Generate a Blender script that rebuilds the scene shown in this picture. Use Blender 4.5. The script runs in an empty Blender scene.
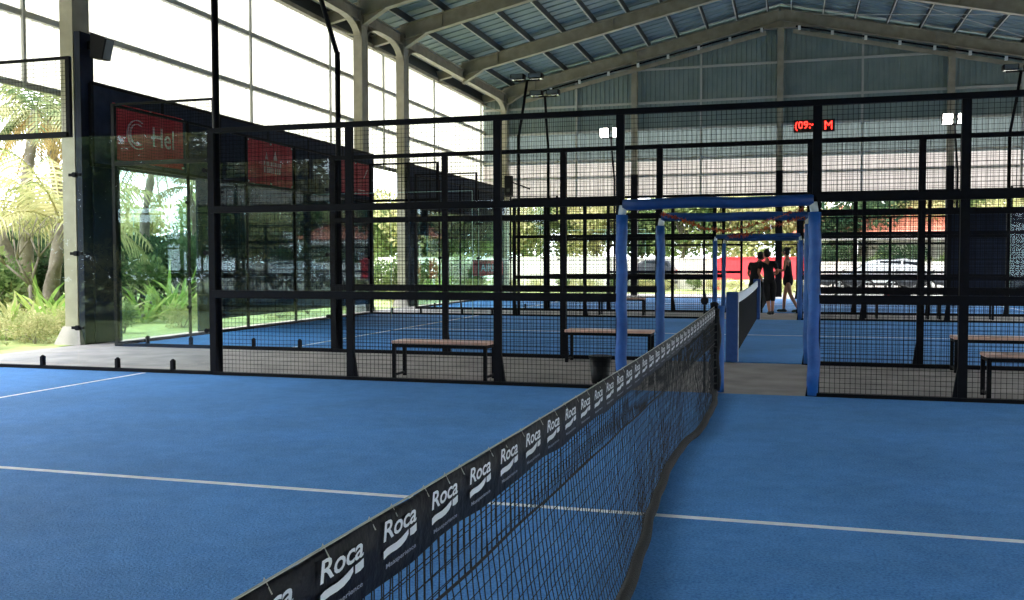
import bpy, bmesh, math, random
from math import sin, cos, pi, radians, sqrt, atan2
from mathutils import Vector, Matrix
random.seed(7)
col = bpy.context.scene.collection
S = bpy.context.scene

# ------------------------------------------------------------------ materials
def lin(c):
    return tuple(((x/255)/12.92 if x/255 <= 0.04045 else ((x/255+0.055)/1.055)**2.4) for x in c)
def mat(name, c, rough=0.6, metal=0.0, noise=None, bump=None, spec=0.5, emit=None, c2=None):
    """procedural principled; noise=(scale, detail, amount) mixes c with c2; bump=(scale, strength)"""
    m = bpy.data.materials.new(name); m.use_nodes = True
    n = m.node_tree.nodes; l = m.node_tree.links; b = n['Principled BSDF']
    b.inputs['Roughness'].default_value = rough; b.inputs['Metallic'].default_value = metal
    b.inputs['Specular IOR Level'].default_value = spec
    a = (*lin(c), 1); b.inputs['Base Color'].default_value = a
    tc = n.new('ShaderNodeTexCoord')
    if noise:
        t = n.new('ShaderNodeTexNoise'); t.inputs['Scale'].default_value = noise[0]; t.inputs['Detail'].default_value = noise[1]
        l.new(tc.outputs['Object'], t.inputs['Vector'])
        r = n.new('ShaderNodeValToRGB'); r.color_ramp.elements[0].position = 0.5-noise[2]; r.color_ramp.elements[1].position = 0.5+noise[2]
        r.color_ramp.elements[0].color = a; r.color_ramp.elements[1].color = (*lin(c2 or c), 1)
        l.new(t.outputs['Fac'], r.inputs['Fac']); l.new(r.outputs['Color'], b.inputs['Base Color'])
    if bump:
        t2 = n.new('ShaderNodeTexNoise'); t2.inputs['Scale'].default_value = bump[0]; t2.inputs['Detail'].default_value = 3
        l.new(tc.outputs['Object'], t2.inputs['Vector'])
        bp = n.new('ShaderNodeBump'); bp.inputs['Strength'].default_value = bump[1]; bp.inputs['Distance'].default_value = 0.02
        l.new(t2.outputs['Fac'], bp.inputs['Height']); l.new(bp.outputs['Normal'], b.inputs['Normal'])
    if emit:
        b.inputs['Emission Color'].default_value = (*lin(emit[0]), 1); b.inputs['Emission Strength'].default_value = emit[1]
    return m
def translucent(name, c, t=0.7):
    m = bpy.data.materials.new(name); m.use_nodes = True
    n = m.node_tree.nodes; l = m.node_tree.links
    n.remove(n['Principled BSDF']); o = n['Material Output']
    tc = n.new('ShaderNodeTexCoord'); ns = n.new('ShaderNodeTexNoise'); ns.inputs['Scale'].default_value = 1.6; ns.inputs['Detail'].default_value = 5
    mp = n.new('ShaderNodeMapping'); mp.inputs['Scale'].default_value = (6, 3, .5)
    l.new(tc.outputs['Object'], mp.inputs['Vector']); l.new(mp.outputs['Vector'], ns.inputs['Vector'])
    r = n.new('ShaderNodeValToRGB'); r.color_ramp.elements[0].position = .3; r.color_ramp.elements[1].position = .6
    r.color_ramp.elements[0].color = (*[v*.8 for v in lin(c)], 1); r.color_ramp.elements[1].color = (*lin(c), 1)
    l.new(ns.outputs['Fac'], r.inputs['Fac'])
    a = n.new('ShaderNodeBsdfTranslucent'); d = n.new('ShaderNodeBsdfDiffuse'); mx = n.new('ShaderNodeMixShader')
    l.new(r.outputs['Color'], a.inputs['Color']); l.new(r.outputs['Color'], d.inputs['Color'])
    mx.inputs['Fac'].default_value = t
    l.new(d.outputs[0], mx.inputs[1]); l.new(a.outputs[0], mx.inputs[2]); l.new(mx.outputs[0], o.inputs['Surface'])
    return m
def leafmat(name, c, c2, t=0.35):
    m = bpy.data.materials.new(name); m.use_nodes = True
    n = m.node_tree.nodes; l = m.node_tree.links; n.remove(n['Principled BSDF']); o = n['Material Output']
    tc = n.new('ShaderNodeTexCoord'); ns = n.new('ShaderNodeTexNoise'); ns.inputs['Scale'].default_value = 1.3; ns.inputs['Detail'].default_value = 6
    l.new(tc.outputs['Object'], ns.inputs['Vector'])
    r = n.new('ShaderNodeValToRGB'); r.color_ramp.elements[0].position = .38; r.color_ramp.elements[1].position = .62
    r.color_ramp.elements[0].color = (*[v*.72 for v in lin(c)], 1); r.color_ramp.elements[1].color = (*[v*.72 for v in lin(c2)], 1)
    l.new(ns.outputs['Fac'], r.inputs['Fac'])
    a = n.new('ShaderNodeBsdfTranslucent'); d = n.new('ShaderNodeBsdfDiffuse'); mx = n.new('ShaderNodeMixShader')
    l.new(r.outputs['Color'], a.inputs['Color']); l.new(r.outputs['Color'], d.inputs['Color'])
    mx.inputs['Fac'].default_value = t
    l.new(d.outputs[0], mx.inputs[1]); l.new(a.outputs[0], mx.inputs[2]); l.new(mx.outputs[0], o.inputs['Surface'])
    return m
def glassmat(name, tint, refl=1.0):
    m = bpy.data.materials.new(name); m.use_nodes = True
    n = m.node_tree.nodes; l = m.node_tree.links; n.remove(n['Principled BSDF']); o = n['Material Output']
    t = n.new('ShaderNodeBsdfTransparent'); t.inputs['Color'].default_value = (*tint, 1)
    g = n.new('ShaderNodeBsdfGlossy'); g.inputs['Roughness'].default_value = 0.0; g.inputs['Color'].default_value = (.78, .9, 1, 1)
    f = n.new('ShaderNodeFresnel'); f.inputs['IOR'].default_value = 1.5
    ge = n.new('ShaderNodeNewGeometry'); io = n.new('ShaderNodeMix'); io.inputs[2].default_value = 1.5; io.inputs[3].default_value = 1/1.5
    l.new(ge.outputs['Backfacing'], io.inputs[0]); l.new(io.outputs[0], f.inputs['IOR'])
    k = n.new('ShaderNodeMath'); k.operation = 'MULTIPLY'; k.inputs[1].default_value = refl; k.use_clamp = True
    l.new(f.outputs[0], k.inputs[0])
    mx = n.new('ShaderNodeMixShader'); l.new(k.outputs[0], mx.inputs['Fac'])
    l.new(t.outputs[0], mx.inputs[1]); l.new(g.outputs[0], mx.inputs[2]); l.new(mx.outputs[0], o.inputs['Surface'])
    return m

M = {}
# blue sand-dressed artificial turf
def turf():
    m = bpy.data.materials.new('blue_turf'); m.use_nodes = True
    n = m.node_tree.nodes; l = m.node_tree.links; b = n['Principled BSDF']; b.inputs['Roughness'].default_value = .85
    b.inputs['Specular IOR Level'].default_value = .25; b.inputs['Sheen Weight'].default_value = .13; b.inputs['Sheen Roughness'].default_value = .5; b.inputs['Sheen Tint'].default_value = (.25, .58, 1, 1)
    tc = n.new('ShaderNodeTexCoord')
    def noise(sc, det, vec=None):
        t = n.new('ShaderNodeTexNoise'); t.inputs['Scale'].default_value = sc; t.inputs['Detail'].default_value = det; t.inputs['Roughness'].default_value = .65
        l.new(vec or tc.outputs['Object'], t.inputs['Vector']); return t
    fine = noise(75, 3); mid = noise(7, 5); big = noise(.55, 4)
    def ramp(t, p0, p1, c0, c1):
        r = n.new('ShaderNodeValToRGB'); e = r.color_ramp.elements; e[0].position = p0; e[1].position = p1
        e[0].color = (*c0, 1); e[1].color = (*c1, 1); l.new(t.outputs['Fac'], r.inputs['Fac']); return r
    r1 = ramp(fine, .33, .68, lin((26, 92, 168)), lin((98, 166, 236)))
    r2 = ramp(mid, .3, .75, lin((54, 120, 194)), lin((104, 164, 228)))
    r3 = ramp(big, .35, .7, (.82,)*3, (1.15,)*3)
    a = n.new('ShaderNodeMix'); a.data_type = 'RGBA'; a.inputs[0].default_value = .35
    l.new(r1.outputs[0], a.inputs[6]); l.new(r2.outputs[0], a.inputs[7])
    c = n.new('ShaderNodeMix'); c.data_type = 'RGBA'; c.blend_type = 'MULTIPLY'; c.inputs[0].default_value = 1
    l.new(a.outputs[2], c.inputs[6]); l.new(r3.outputs[0], c.inputs[7]); l.new(c.outputs[2], b.inputs['Base Color'])
    bp = n.new('ShaderNodeBump'); bp.inputs['Strength'].default_value = .8; bp.inputs['Distance'].default_value = .01
    l.new(fine.outputs['Fac'], bp.inputs['Height']); l.new(bp.outputs['Normal'], b.inputs['Normal'])
    return m
M['turf'] = turf()
M['line'] = mat('white_line', (250, 252, 255), .7, noise=(30, 3, .3), c2=(232, 238, 246))
M['concrete'] = mat('concrete', (172, 162, 158), .85, noise=(2.2, 8, .22), c2=(132, 126, 124), bump=(40, .15))
M['black'] = mat('black_powder_coat', (9, 10, 16), .6, noise=(20, 2, .2), c2=(14, 15, 22), spec=.12)
M['wire'] = mat('black_mesh_wire', (9, 10, 16), .7, spec=.12)
M['steel'] = mat('beige_painted_steel', (162, 156, 138), .6, noise=(3, 6, .25), c2=(130, 124, 108))
M['girt'] = mat('grey_girt', (176, 176, 170), .6)
M['darksteel'] = mat('dark_purlin', (60, 64, 64), .7)
M['roof'] = mat('roof_sheet', (118, 138, 144), .5, noise=(.8, 6, .2), c2=(98, 118, 126))
M['gable'] = mat('gable_sheet', (134, 148, 144), .6, noise=(1.2, 5, .2), c2=(116, 132, 130))
M['gable_mid'] = translucent('gable_translucent_mid', (112, 120, 118), .28)
M['gable_low'] = translucent('gable_translucent_low', (176, 166, 160), .42)
M['white_wall'] = translucent('white_translucent_sheet', (202, 195, 184), .75)
M['foam'] = mat('blue_foam_pad', (24, 80, 152), .5, noise=(12, 3, .25), c2=(36, 98, 174), bump=(14, .5))
M['foamdark'] = mat('blue_foam_beam', (14, 56, 120), .5, noise=(12, 3, .25), c2=(20, 68, 134), bump=(14, .5))
M['collar'] = mat('white_plastic', (225, 228, 226), .5)
M['wood'] = mat('bench_wood', (206, 156, 136), .35, noise=(9, 5, .25), c2=(228, 190, 172))
M['net'] = mat('black_net_cord', (12, 14, 20), .8)
M['band'] = mat('black_vinyl_band', (9, 10, 20), .5, noise=(18, 4, .25), c2=(15, 15, 26), bump=(30, .25), spec=.2)
M['print'] = mat('white_print', (228, 230, 232), .6)
M['printgrey'] = mat('grey_print', (150, 152, 162), .6)
M['cordwhite'] = mat('pale_cord', (186, 186, 176), .7)
M['rope'] = mat('black_rope', (14, 15, 19), .6, bump=(120, .8))
M['navy'] = mat('navy_screen', (34, 40, 54), .85, spec=.2, noise=(5, 4, .25), c2=(48, 56, 72), bump=(30, .3))
M['navy2'] = mat('dark_navy_panel', (14, 19, 34), .7, spec=.2, noise=(2, 4, .25), c2=(22, 32, 50))
M['redban'] = mat('red_banner', (196, 22, 42), .6, noise=(3, 3, .3), c2=(170, 14, 32))
M['banprint'] = mat('faded_print', (226, 190, 188), .6)
M['glass'] = glassmat('court_glass', (.965, .98, .975), .38)
M['glassdark'] = glassmat('end_glass', (.70, .80, .80), .6)
M['edge'] = mat('glass_edge', (150, 186, 180), .2)
M['led'] = mat('red_led', (60, 4, 4), .5, emit=((255, 34, 26), 5))
M['ledbox'] = mat('clock_case', (40, 8, 10), .5)
M['lamp'] = mat('lit_lamp_lens', (255, 250, 240), .3, emit=((255, 248, 238), 14))
M['lens'] = mat('unlit_lamp_lens', (96, 106, 110), .12)
M['grass'] = mat('grass', (116, 132, 72), .9, noise=(3.5, 8, .22), c2=(164, 170, 104), bump=(20, 1))
M['asphalt'] = mat('pale_paving', (196, 190, 180), .9, noise=(1, 6, .25), c2=(168, 164, 156))
M['leaf_bright'] = leafmat('leaf_bright', (132, 172, 84), (204, 212, 128))
M['leaf_mid'] = leafmat('leaf_mid', (98, 126, 78), (168, 180, 122))
M['leaf_dark'] = leafmat('leaf_dark', (54, 80, 60), (100, 120, 84))
M['leaf_yellow'] = leafmat('leaf_yellow', (168, 174, 116), (226, 214, 162))
M['leaf_palm'] = leafmat('leaf_palm', (116, 138, 96), (190, 184, 140))
M['leaf_dry'] = leafmat('leaf_dry', (178, 140, 92), (206, 180, 120))
M['bark'] = mat('bark', (138, 128, 116), .9, noise=(6, 5, .25), c2=(98, 88, 80), bump=(12, 1))
M['whitepaint'] = mat('white_masonry', (236, 232, 226), .8, noise=(1, 5, .3), c2=(214, 210, 204))
M['tile'] = mat('terracotta_roof', (196, 118, 92), .8, noise=(6, 4, .25), c2=(160, 92, 72))
M['carpaint'] = mat('silver_car_paint', (214, 218, 222), .25, spec=.7)
M['cardark'] = mat('dark_car_paint', (52, 56, 64), .3)
M['carglass'] = mat('car_window', (34, 42, 50), .12, spec=.8)
M['rubber'] = mat('rubber', (20, 20, 22), .7)
M['chrome'] = mat('wheel_alloy', (160, 164, 168), .3, .7)
M['taillight'] = mat('tail_light', (170, 20, 22), .3)
M['skin'] = mat('skin', (190, 132, 104), .55)
M['shirt'] = mat('black_cloth', (14, 14, 18), .85, noise=(25, 3, .2), c2=(22, 22, 26))
M['hair'] = mat('dark_hair', (22, 17, 15), .6, bump=(60, .6))
M['shoe'] = mat('dark_teal_shoe', (22, 52, 56), .6)
M['shoeb'] = mat('black_shoe', (18, 18, 20), .6)
M['sole'] = mat('pale_sole', (200, 200, 196), .7)
M['eye'] = mat('eye', (24, 18, 16), .2)
M['lip'] = mat('lip', (150, 78, 72), .5)
M['racket'] = mat('racket_frame', (150, 40, 40), .4)
M['tinsel'] = mat('orange_tinsel', (212, 96, 46), .35, .3, noise=(14, 3, .2), c2=(168, 44, 32))
M['bin'] = mat('bin_plastic', (12, 13, 16), .5, spec=.2)
M['bagred'] = mat('bag_red', (196, 52, 48), .6)
M['bagblue'] = mat('bag_dark', (24, 30, 54), .6)

# ------------------------------------------------------------------ mesh builder
class MB:
    def __init__(s, off=(0, 0, 0)):
        s.v = []; s.f = []; s.o = off
    def q(s, *pts):
        k = len(s.v); s.v += [tuple(p) for p in pts]; s.f.append(tuple(range(k, k+len(pts))))
    def box(s, x0, x1, y0, y1, z0, z1):
        k = len(s.v)
        s.v += [(x0,y0,z0),(x1,y0,z0),(x1,y1,z0),(x0,y1,z0),(x0,y0,z1),(x1,y0,z1),(x1,y1,z1),(x0,y1,z1)]
        s.f += [tuple(k+i for i in t) for t in ((0,3,2,1),(4,5,6,7),(0,1,5,4),(1,2,6,5),(2,3,7,6),(3,0,4,7))]
        return s
    def bar(s, a, b, w, h=None, up=(0, 0, 1)):
        """rectangular bar from a to b, w across, h along up"""
        h = h or w; a = Vector(a); b = Vector(b); d = (b-a).normalized(); u = Vector(up)
        r = d.cross(u)
        if r.length < 1e-4: r = d.cross(Vector((0, 1, 0)))
        r.normalize(); u = r.cross(d).normalized()
        k = len(s.v)
        for p in (a, b):
            for i, j in ((-1,-1),(1,-1),(1,1),(-1,1)): s.v.append(tuple(p+r*(i*w/2)+u*(j*h/2)))
        s.f += [tuple(k+i for i in t) for t in ((0,1,2,3),(7,6,5,4),(0,4,5,1),(1,5,6,2),(2,6,7,3),(3,7,4,0))]
        return s
    def tube(s, pts, r, n=8, cap=True, rs=None):
        pts = [Vector(p) for p in pts]; k0 = len(s.v); m = len(pts)
        for i, p in enumerate(pts):
            d = (pts[min(i+1, m-1)]-pts[max(i-1, 0)]).normalized()
            a = d.cross(Vector((0, 0, 1)))
            if a.length < .15: a = d.cross(Vector((0, 1, 0)))
            a.normalize(); b = d.cross(a).normalized()
            rr = rs[i] if rs else r
            for j in range(n):
                t = 2*pi*j/n; s.v.append(tuple(p+a*(cos(t)*rr)+b*(sin(t)*rr)))
        for i in range(m-1):
            for j in range(n):
                s.f.append((k0+i*n+j, k0+i*n+(j+1) % n, k0+(i+1)*n+(j+1) % n, k0+(i+1)*n+j))
        if cap:
            s.f.append(tuple(k0+j for j in range(n))[::-1]); s.f.append(tuple(k0+(m-1)*n+j for j in range(n)))
        return s
    def wire(s, a, b, w):      # cheap square wire without caps
        a = Vector(a); b = Vector(b); d = b-a
        r = d.cross(Vector((0, 1, 0))) if abs(d.normalized().y) < .9 else d.cross(Vector((0, 0, 1)))
        r.normalize(); u = r.cross(d).normalized(); r *= w/2; u *= w/2; k = len(s.v)
        for p in (a, b): s.v += [tuple(p+r), tuple(p+u), tuple(p-r), tuple(p-u)]
        s.f += [(k, k+1, k+5, k+4), (k+1, k+2, k+6, k+5), (k+2, k+3, k+7, k+6), (k+3, k, k+4, k+7)]
    def sphere(s, c, rx, ry=None, rz=None, nu=12, nv=8):
        ry = ry or rx; rz = rz or rx; k = len(s.v)
        for i in range(nv+1):
            t = pi*i/nv
            for j in range(nu):
                p = 2*pi*j/nu; s.v.append((c[0]+rx*sin(t)*cos(p), c[1]+ry*sin(t)*sin(p), c[2]+rz*cos(t)))
        for i in range(nv):
            for j in range(nu): s.f.append((k+i*nu+j, k+(i+1)*nu+j, k+(i+1)*nu+(j+1) % nu, k+i*nu+(j+1) % nu))
        return s
    def build(s, name, m, parent=None, smooth=False, bevel=0):
        me = bpy.data.meshes.new(name)
        o3 = s.o if parent is None else (parent.location if parent.get('_w') else (0, 0, 0))
        vs = [(a-o3[0], b-o3[1], c-o3[2]) for a, b, c in s.v] if (parent is not None and parent.get('_w')) else s.v
        me.from_pydata(vs, [], s.f); me.update()
        if isinstance(m, str): m = M[m]
        me.materials.append(m)
        if smooth:
            for p in me.polygons: p.use_smooth = True
        o = bpy.data.objects.new(name, me); col.objects.link(o)
        if parent is not None: o.parent = parent
        if bevel:
            b = o.modifiers.new('bevel', 'BEVEL'); b.width = bevel; b.segments = 2; b.limit_method = 'ANGLE'
        return o

def tag(o, label=None, cat=None, group=None, kind=None):
    if label: o['label'] = label
    if cat: o['category'] = cat
    if group: o['group'] = group
    if kind: o['kind'] = kind
    return o
def thing(name, loc, label, cat, group=None, rz=0, world=False):
    """Empty at the base. world=True: parts are written in world coordinates"""
    o = bpy.data.objects.new(name, None); col.objects.link(o); o.location = loc; o.rotation_euler = (0, 0, rz)
    o.empty_display_size = .2
    tag(o, label, cat, group)
    if world: o['_w'] = 1
    return o
def solo(o, label, cat, group=None, base=None):
    """a thing that is one mesh: move its origin to base"""
    if base is not None:
        for v in o.data.vertices: v.co -= Vector(base)
        o.location = base
    return tag(o, label, cat, group)
def struct(o, base=None):
    o['kind'] = 'structure'; return o
def copy_tree(o, parent=None):
    c = o.copy(); col.objects.link(c)
    if parent is not None: c.parent = parent
    for ch in list(o.children): copy_tree(ch, c)
    return c

GAP = 3.18
YA, YB, YB2, YC, YC2 = 10.0, 13.18, 23.18, 26.36, 36.36
HX = -10.0   # left end of the courts

# ------------------------------------------------------------------ ground
g = MB(); g.box(-10.75, 12.6, -19, 41, -.2, 0); struct(g.build('floor', 'concrete'))
def gpatch(name, m, x0, x1, y0, y1, z, amp, n, edge=0):
    b = MB(); nx = int((x1-x0)/n); ny = int((y1-y0)/n)
    for j in range(ny+1):
        for i in range(nx+1):
            x = x0+(x1-x0)*i/nx; y = y0+(y1-y0)*j/ny
            zz = z+(amp*(sin(x*1.3+y*.7)+sin(y*1.9-x*.4))*.5 if 0 < i < nx and 0 < j < ny else 0)
            b.v.append((x, y, zz))
    for j in range(ny):
        for i in range(nx):
            k = j*(nx+1)+i; b.f.append((k, k+1, k+nx+2, k+nx+1))
    return b.build(name, m, smooth=True)
gr = gpatch('ground', 'grass', -70, -10.75, -40, 90, -.03, .05, 1.0); struct(gr)
gr2 = gpatch('ground', 'grass', -10.75, 1.8, 41, 90, -.03, .04, 1.0); struct(gr2)
pv = MB(); pv.box(1.8, 45, 41, 90, -.2, -.02); pv.box(12.6, 45, -40, 41, -.2, -.02); pv.box(-10.75, 12.6, -40, -19, -.2, -.02); struct(pv.build('ground', 'asphalt'))

def turf_court(y0, y1, full=True):
    b = MB(); b.box(HX+.06, 9.94, y0+.06, y1-.03, .0, .012); o = b.build('floor', 'turf'); struct(o)
    lw = .05; z0, z1 = .012, .015; ym = (y0+y1)/2
    ln = MB(); ln.box(-6.95, 6.95, ym-lw/2, ym+lw/2, z0, z1); c = ln.build('court_line', 'line', o)
    for sx in (-1, 1):
        ln = MB(); ln.box(sx*6.95-lw/2, sx*6.95+lw/2, y0+.08, y1-.08, z0, z1); ln.build('court_line', 'line', o)
    return o
turf_court(-13.18, -3.18); turf_court(0, YA); turf_court(YB, YB2); turf_court(YC, YC2)  # first court lies unseen behind the camera, added to bounce blue light

# ------------------------------------------------------------------ court fences
def post_mb(x, y, w=.085, h=3.0, gus=1, dy=.06):
    b = MB(); b.box(x-w/2, x+w/2, y-dy/2, y+dy/2, 0, h)
    k = len(b.v)   # triangular foot gusset
    b.v += [(x+gus*w/2, y-.02, .36), (x+gus*(w/2+.05), y-.02, 0), (x+gus*w/2, y-.02, 0), (x+gus*w/2, y+.02, .36), (x+gus*(w/2+.05), y+.02, 0), (x+gus*w/2, y+.02, 0)]
    b.f += [(k, k+1, k+2), (k+5, k+4, k+3), (k, k+3, k+4, k+1)]
    return b
def mesh_mb(x0, x1, y, z0, z1, w=.0042, step=.05):
    b = MB(); n = max(1, round((x1-x0)/step)); m = round((z1-z0)/step)
    for i in range(n+1): x = x0+(x1-x0)*i/n; b.wire((x, y, z0), (x, y, z1), w)
    for j in range(m+1): z = z0+(z1-z0)*j/m; b.wire((x0, y+.003, z), (x1, y+.003, z), w)
    return b
def mesh_side_mb(x, y0, y1, z0, z1, w=.0042, step=.05):
    b = MB(); n = round((y1-y0)/step); m = round((z1-z0)/step)
    for i in range(n+1): y = y0+(y1-y0)*i/n; b.wire((x, y, z0), (x, y, z1), w)
    for j in range(m+1): z = z0+(z1-z0)*j/m; b.wire((x+.003, y0, z), (x+.003, y1, z), w)
    return b
XP = (1.0, 2.37, 4.17, 6.0)
def fence(y, label, left_glass=True, right_glass=True, screen=False, w=.085, corner_mesh=True):
    R = thing('court_fence', (0, y, 0), label, 'fence', world=True)
    ww = .0042 if y < 12 else .0046
    for s in (-1, 1):
        for x in XP:
            post_mb(s*x, y, w, 3.0, 1 if s < 0 else -1).build('post', 'black', R)
        for a, b in zip(XP, XP[1:]):
            x0, x1 = sorted((s*a, s*b)); mesh_mb(x0+w/2, x1-w/2, y+.01, .05, 2.95, ww).build('mesh_panel', 'wire', R)
        x0, x1 = sorted((s*1.0, s*6.0))
        for z, t in ((.025, .05), (1.0, .09), (2.02, .08)):
            MB().box(x0, x1, y-.045, y-.012, z-t/2, z+t/2).build('rail', 'black', R)
    MB().box(-6, 6, y-.035, y+.025, 2.945, 3.005).build('top_rail', 'black', R)
    mesh_mb(-1+w/2, 1-w/2, y+.01, 2.1, 2.95, ww).build('mesh_panel', 'wire', R)
    MB().box(-1, 1, y-.03, y+.02, 1.99, 2.03).build('rail', 'black', R)
    sides = ([-1] if left_glass else [])+([1] if right_glass else [])
    for s in sides:
        for a, b in ((6.05, 7.99), (8.01, 9.97)):
            x0, x1 = sorted((s*a, s*b))
            p = MB().box(x0, x1, y-.006, y+.006, .09, 2.97).build('glass_panel', 'glass', R)
            e = MB(); xe = x1 if s < 0 else x0
            e.box(xe-.004, xe+.004, y-.008, y+.008, .09, 2.97); e.box(x0, x1, y-.008, y+.008, 2.965, 2.975); e.build('glass_edge', 'edge', p)
            # foot clamps with rounded tops
            for f in (.3, .72):
                xc = x0+(x1-x0)*f; c = MB(); c.box(xc-.02, xc+.02, y-.03, y+.03, .04, .17); c.sphere((xc, y, .17), .02, .03, .02, 8, 6)
                c.build('glass_clamp', 'black', R)
            for z in (.55, 1.5, 2.5):
                c = MB(); c.tube([(s*8.0, y-.03, z), (s*8.0, y+.03, z)], .033, 12) if a > 7 else c.tube([(s*6.09, y-.03, z), (s*6.09, y+.03, z)], .03, 12)
                if a > 7: c.box(s*8.0-.09, s*8.0+.09, y-.014, y+.014, z-.018, z+.018)
                c.build('glass_clamp', 'black', R)
        x0, x1 = sorted((s*6.0, s*10.0))
        MB().box(x0, x1, y-.03, y+.03, 0, .055).build('rail', 'black', R)
        MB().box(x0 if s < 0 else x1-.06, x0+.06 if s < 0 else x1, y-.03, y+.03, 0, 4.0).build('post', 'black', R)
        # fourth metre of mesh over the corner
        a0, a1 = sorted((s*8.06, s*9.94))
        mesh_mb(a0, a1, y, 3.05, 3.97).build('mesh_panel', 'wire', R)
        f = MB(); f.box(min(s*8.1, s*8.04), max(s*8.1, s*8.04), y-.025, y+.025, 2.98, 4.0); f.box(a0, a1, y-.02, y+.02, 3.965, 4.0)
        f.box(a0, a1, y-.025, y+.025, 2.98, 3.05)
        f.build('corner_frame', 'black', R)
    return R
fA = fence(YA, 'nearest black mesh court fence with clear glass corner panels and a doorway', right_glass=True)
fB = fence(YB, 'second black mesh fence, just beyond the strip with the four wooden benches')
fB2 = fence(YB2, 'third black mesh fence, at the far side of the middle blue court')
fC = fence(YC, 'fourth black mesh fence, at the near edge of the farthest blue court')
fC2 = fence(YC2, 'last black mesh fence, before the open garden side behind the farthest court')

def end_wall(y0, y1, label, screen_gap):
    R = thing('end_glass_wall', (HX, y0, 0), label, 'glass wall', world=True)
    n = 5; d = (y1-y0)/n
    MB().box(HX-.03, HX+.03, y0, y1, 0, .06).build('rail', 'black', R)
    for i in range(n):
        a = y0+d*i+.03; b = y0+d*(i+1)-.03
        p = MB().box(HX-.006, HX+.006, a, b, .09, 2.97).build('glass_panel', 'glassdark', R)
        e = MB(); e.box(HX-.008, HX+.008, a, a+.008, .09, 2.97); e.box(HX-.008, HX+.008, a, b, 2.965, 2.975); e.build('glass_edge', 'edge', p)
        mesh_side_mb(HX, a, b, 3.05, 3.95).build('mesh_panel', 'wire', R)
        f = MB(); f.box(HX-.025, HX+.025, a-.03, a+.0, .05, 4.0); f.box(HX-.025, HX+.025, a, b, 3.96, 4.0); f.box(HX-.025, HX+.025, a, b, 2.98, 3.03)
        f.build('frame', 'black', R)
        for z in (.55, 1.5, 2.5):
            MB().tube([(HX-.03, b+.02, z), (HX+.04, b+.02, z)], .032, 10).build('glass_clamp', 'black', R)
    return R
end_wall(YB+.05, YB2-.05, 'glass end wall of the middle court, in front of the three red banners', 0)
end_wall(YC+.05, YC2-.05, 'glass end wall of the farthest court, left, beside the small red sign', 0)

# ------------------------------------------------------------------ dark screens along the left side
def screen(y0, y1, label, holes, z_top=4.42, X=-10.62):
    """dark windscreen boards; holes = list of (ya, yb, za, zb) openings"""
    R = thing('windscreen', (X, y0, 0), label, 'windscreen', world=True)
    def slab(a, b, z0, z1, nm='screen_panel', m='navy'):
        if b-a > .01 and z1-z0 > .01: MB().box(X-.035, X, a, b, z0, z1).build(nm, m, R)
    lo = min((h[3] for h in holes), default=3)
    cur = y0
    hz = max(h[3] for h in holes)
    slab(y0, y1, hz, z_top)
    for a, b, z0, z1 in holes:
        slab(cur, a, 0, hz, 'screen_panel', 'navy2'); slab(a, b, 0, z0, 'screen_panel', 'navy2'); slab(a, b, z1, hz); cur = b
    slab(cur, y1, 0, hz, 'screen_panel', 'navy2')
    f = MB(); f.box(X-.05, X+.03, y0, y1, z_top-.03, z_top+.03)
    f.box(X-.05, X+.03, y0, y1, 3.02, 3.08)
    k = y0
    while k <= y1+.01: f.box(X-.06, X+.01, k-.03, k+.03, hz, z_top); k += (y1-y0)/6
    f.build('frame', 'black', R)
    return R
screen(13.46, 24.75, 'long dark navy windscreen carrying the red banners behind the middle court',
       [(14.12, 16.4, .0, 3.02), (17.1, 24.6, .0, .22)])
screen(27.45, 37.6, 'farther dark navy windscreen, behind the left end of the farthest court', [(27.9, 30.6, .0, 2.25), (31.0, 37.3, .0, 2.2)])

# red banners
def text_mesh(txt, size, bold=0.0, extrude=0.0, shear=0.0, space=1.0):
    c = bpy.data.curves.new('t', 'FONT'); c.body = txt; c.size = size; c.offset = bold; c.extrude = extrude; c.shear = shear
    c.space_character = space; c.resolution_u = 3
    o = bpy.data.objects.new('t', c); col.objects.link(o)
    bpy.context.view_layer.update(); dg = bpy.context.evaluated_depsgraph_get()
    me = bpy.data.meshes.new_from_object(o.evaluated_get(dg)); bpy.data.objects.remove(o); bpy.data.curves.remove(c)
    vs = [tuple(v.co) for v in me.vertices]; fs = [tuple(p.vertices) for p in me.polygons]; bpy.data.meshes.remove(me)
    return vs, fs
def put(b, vf, fn):
    k = len(b.v); b.v += [fn(*v) for v in vf[0]]; b.f += [tuple(k+i for i in f) for f in vf[1]]
def fit(vf):
    xs = [v[0] for v in vf[0]]; ys = [v[1] for v in vf[0]]
    return min(xs), max(xs), min(ys), max(ys)
BX = -10.56
def banner(y0, y1, z0, z1, label):
    R = thing('banner', (BX, y0, z0), label, 'banner', world=True)
    b = MB(); n = 14
    for i in range(n+1):
        y = y0+(y1-y0)*i/n
        for z in (z0, z1): b.v.append((BX+.012*sin(i*1.7), y, z))
        for z in (z0, z1): b.v.append((BX+.012*sin(i*1.7)-.008, y, z))
    for i in range(n):
        k = 4*i; b.f += [(k, k+4, k+5, k+1), (k+2, k+3, k+7, k+6), (k+1, k+5, k+7, k+3), (k, k+2, k+6, k+4)]
    b.f += [(0, 1, 3, 2), (4*n, 4*n+2, 4*n+3, 4*n+1)]
    b.build('cloth', 'redban', R)
    e = MB()
    for y in (y0+.04, (y0+y1)/2, y1-.04):
        for z in (z0+.03, z1-.03): e.tube([(BX-.02, y, z), (BX+.02, y, z)], .02, 8)
    e.build('eyelet', 'cordwhite', R)
    return R
PX = BX+.018
b1 = banner(13.9, 15.9, 3.18, 4.16, 'large red banner with a curled white emblem, nearest of the three')
pr = MB()
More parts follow.
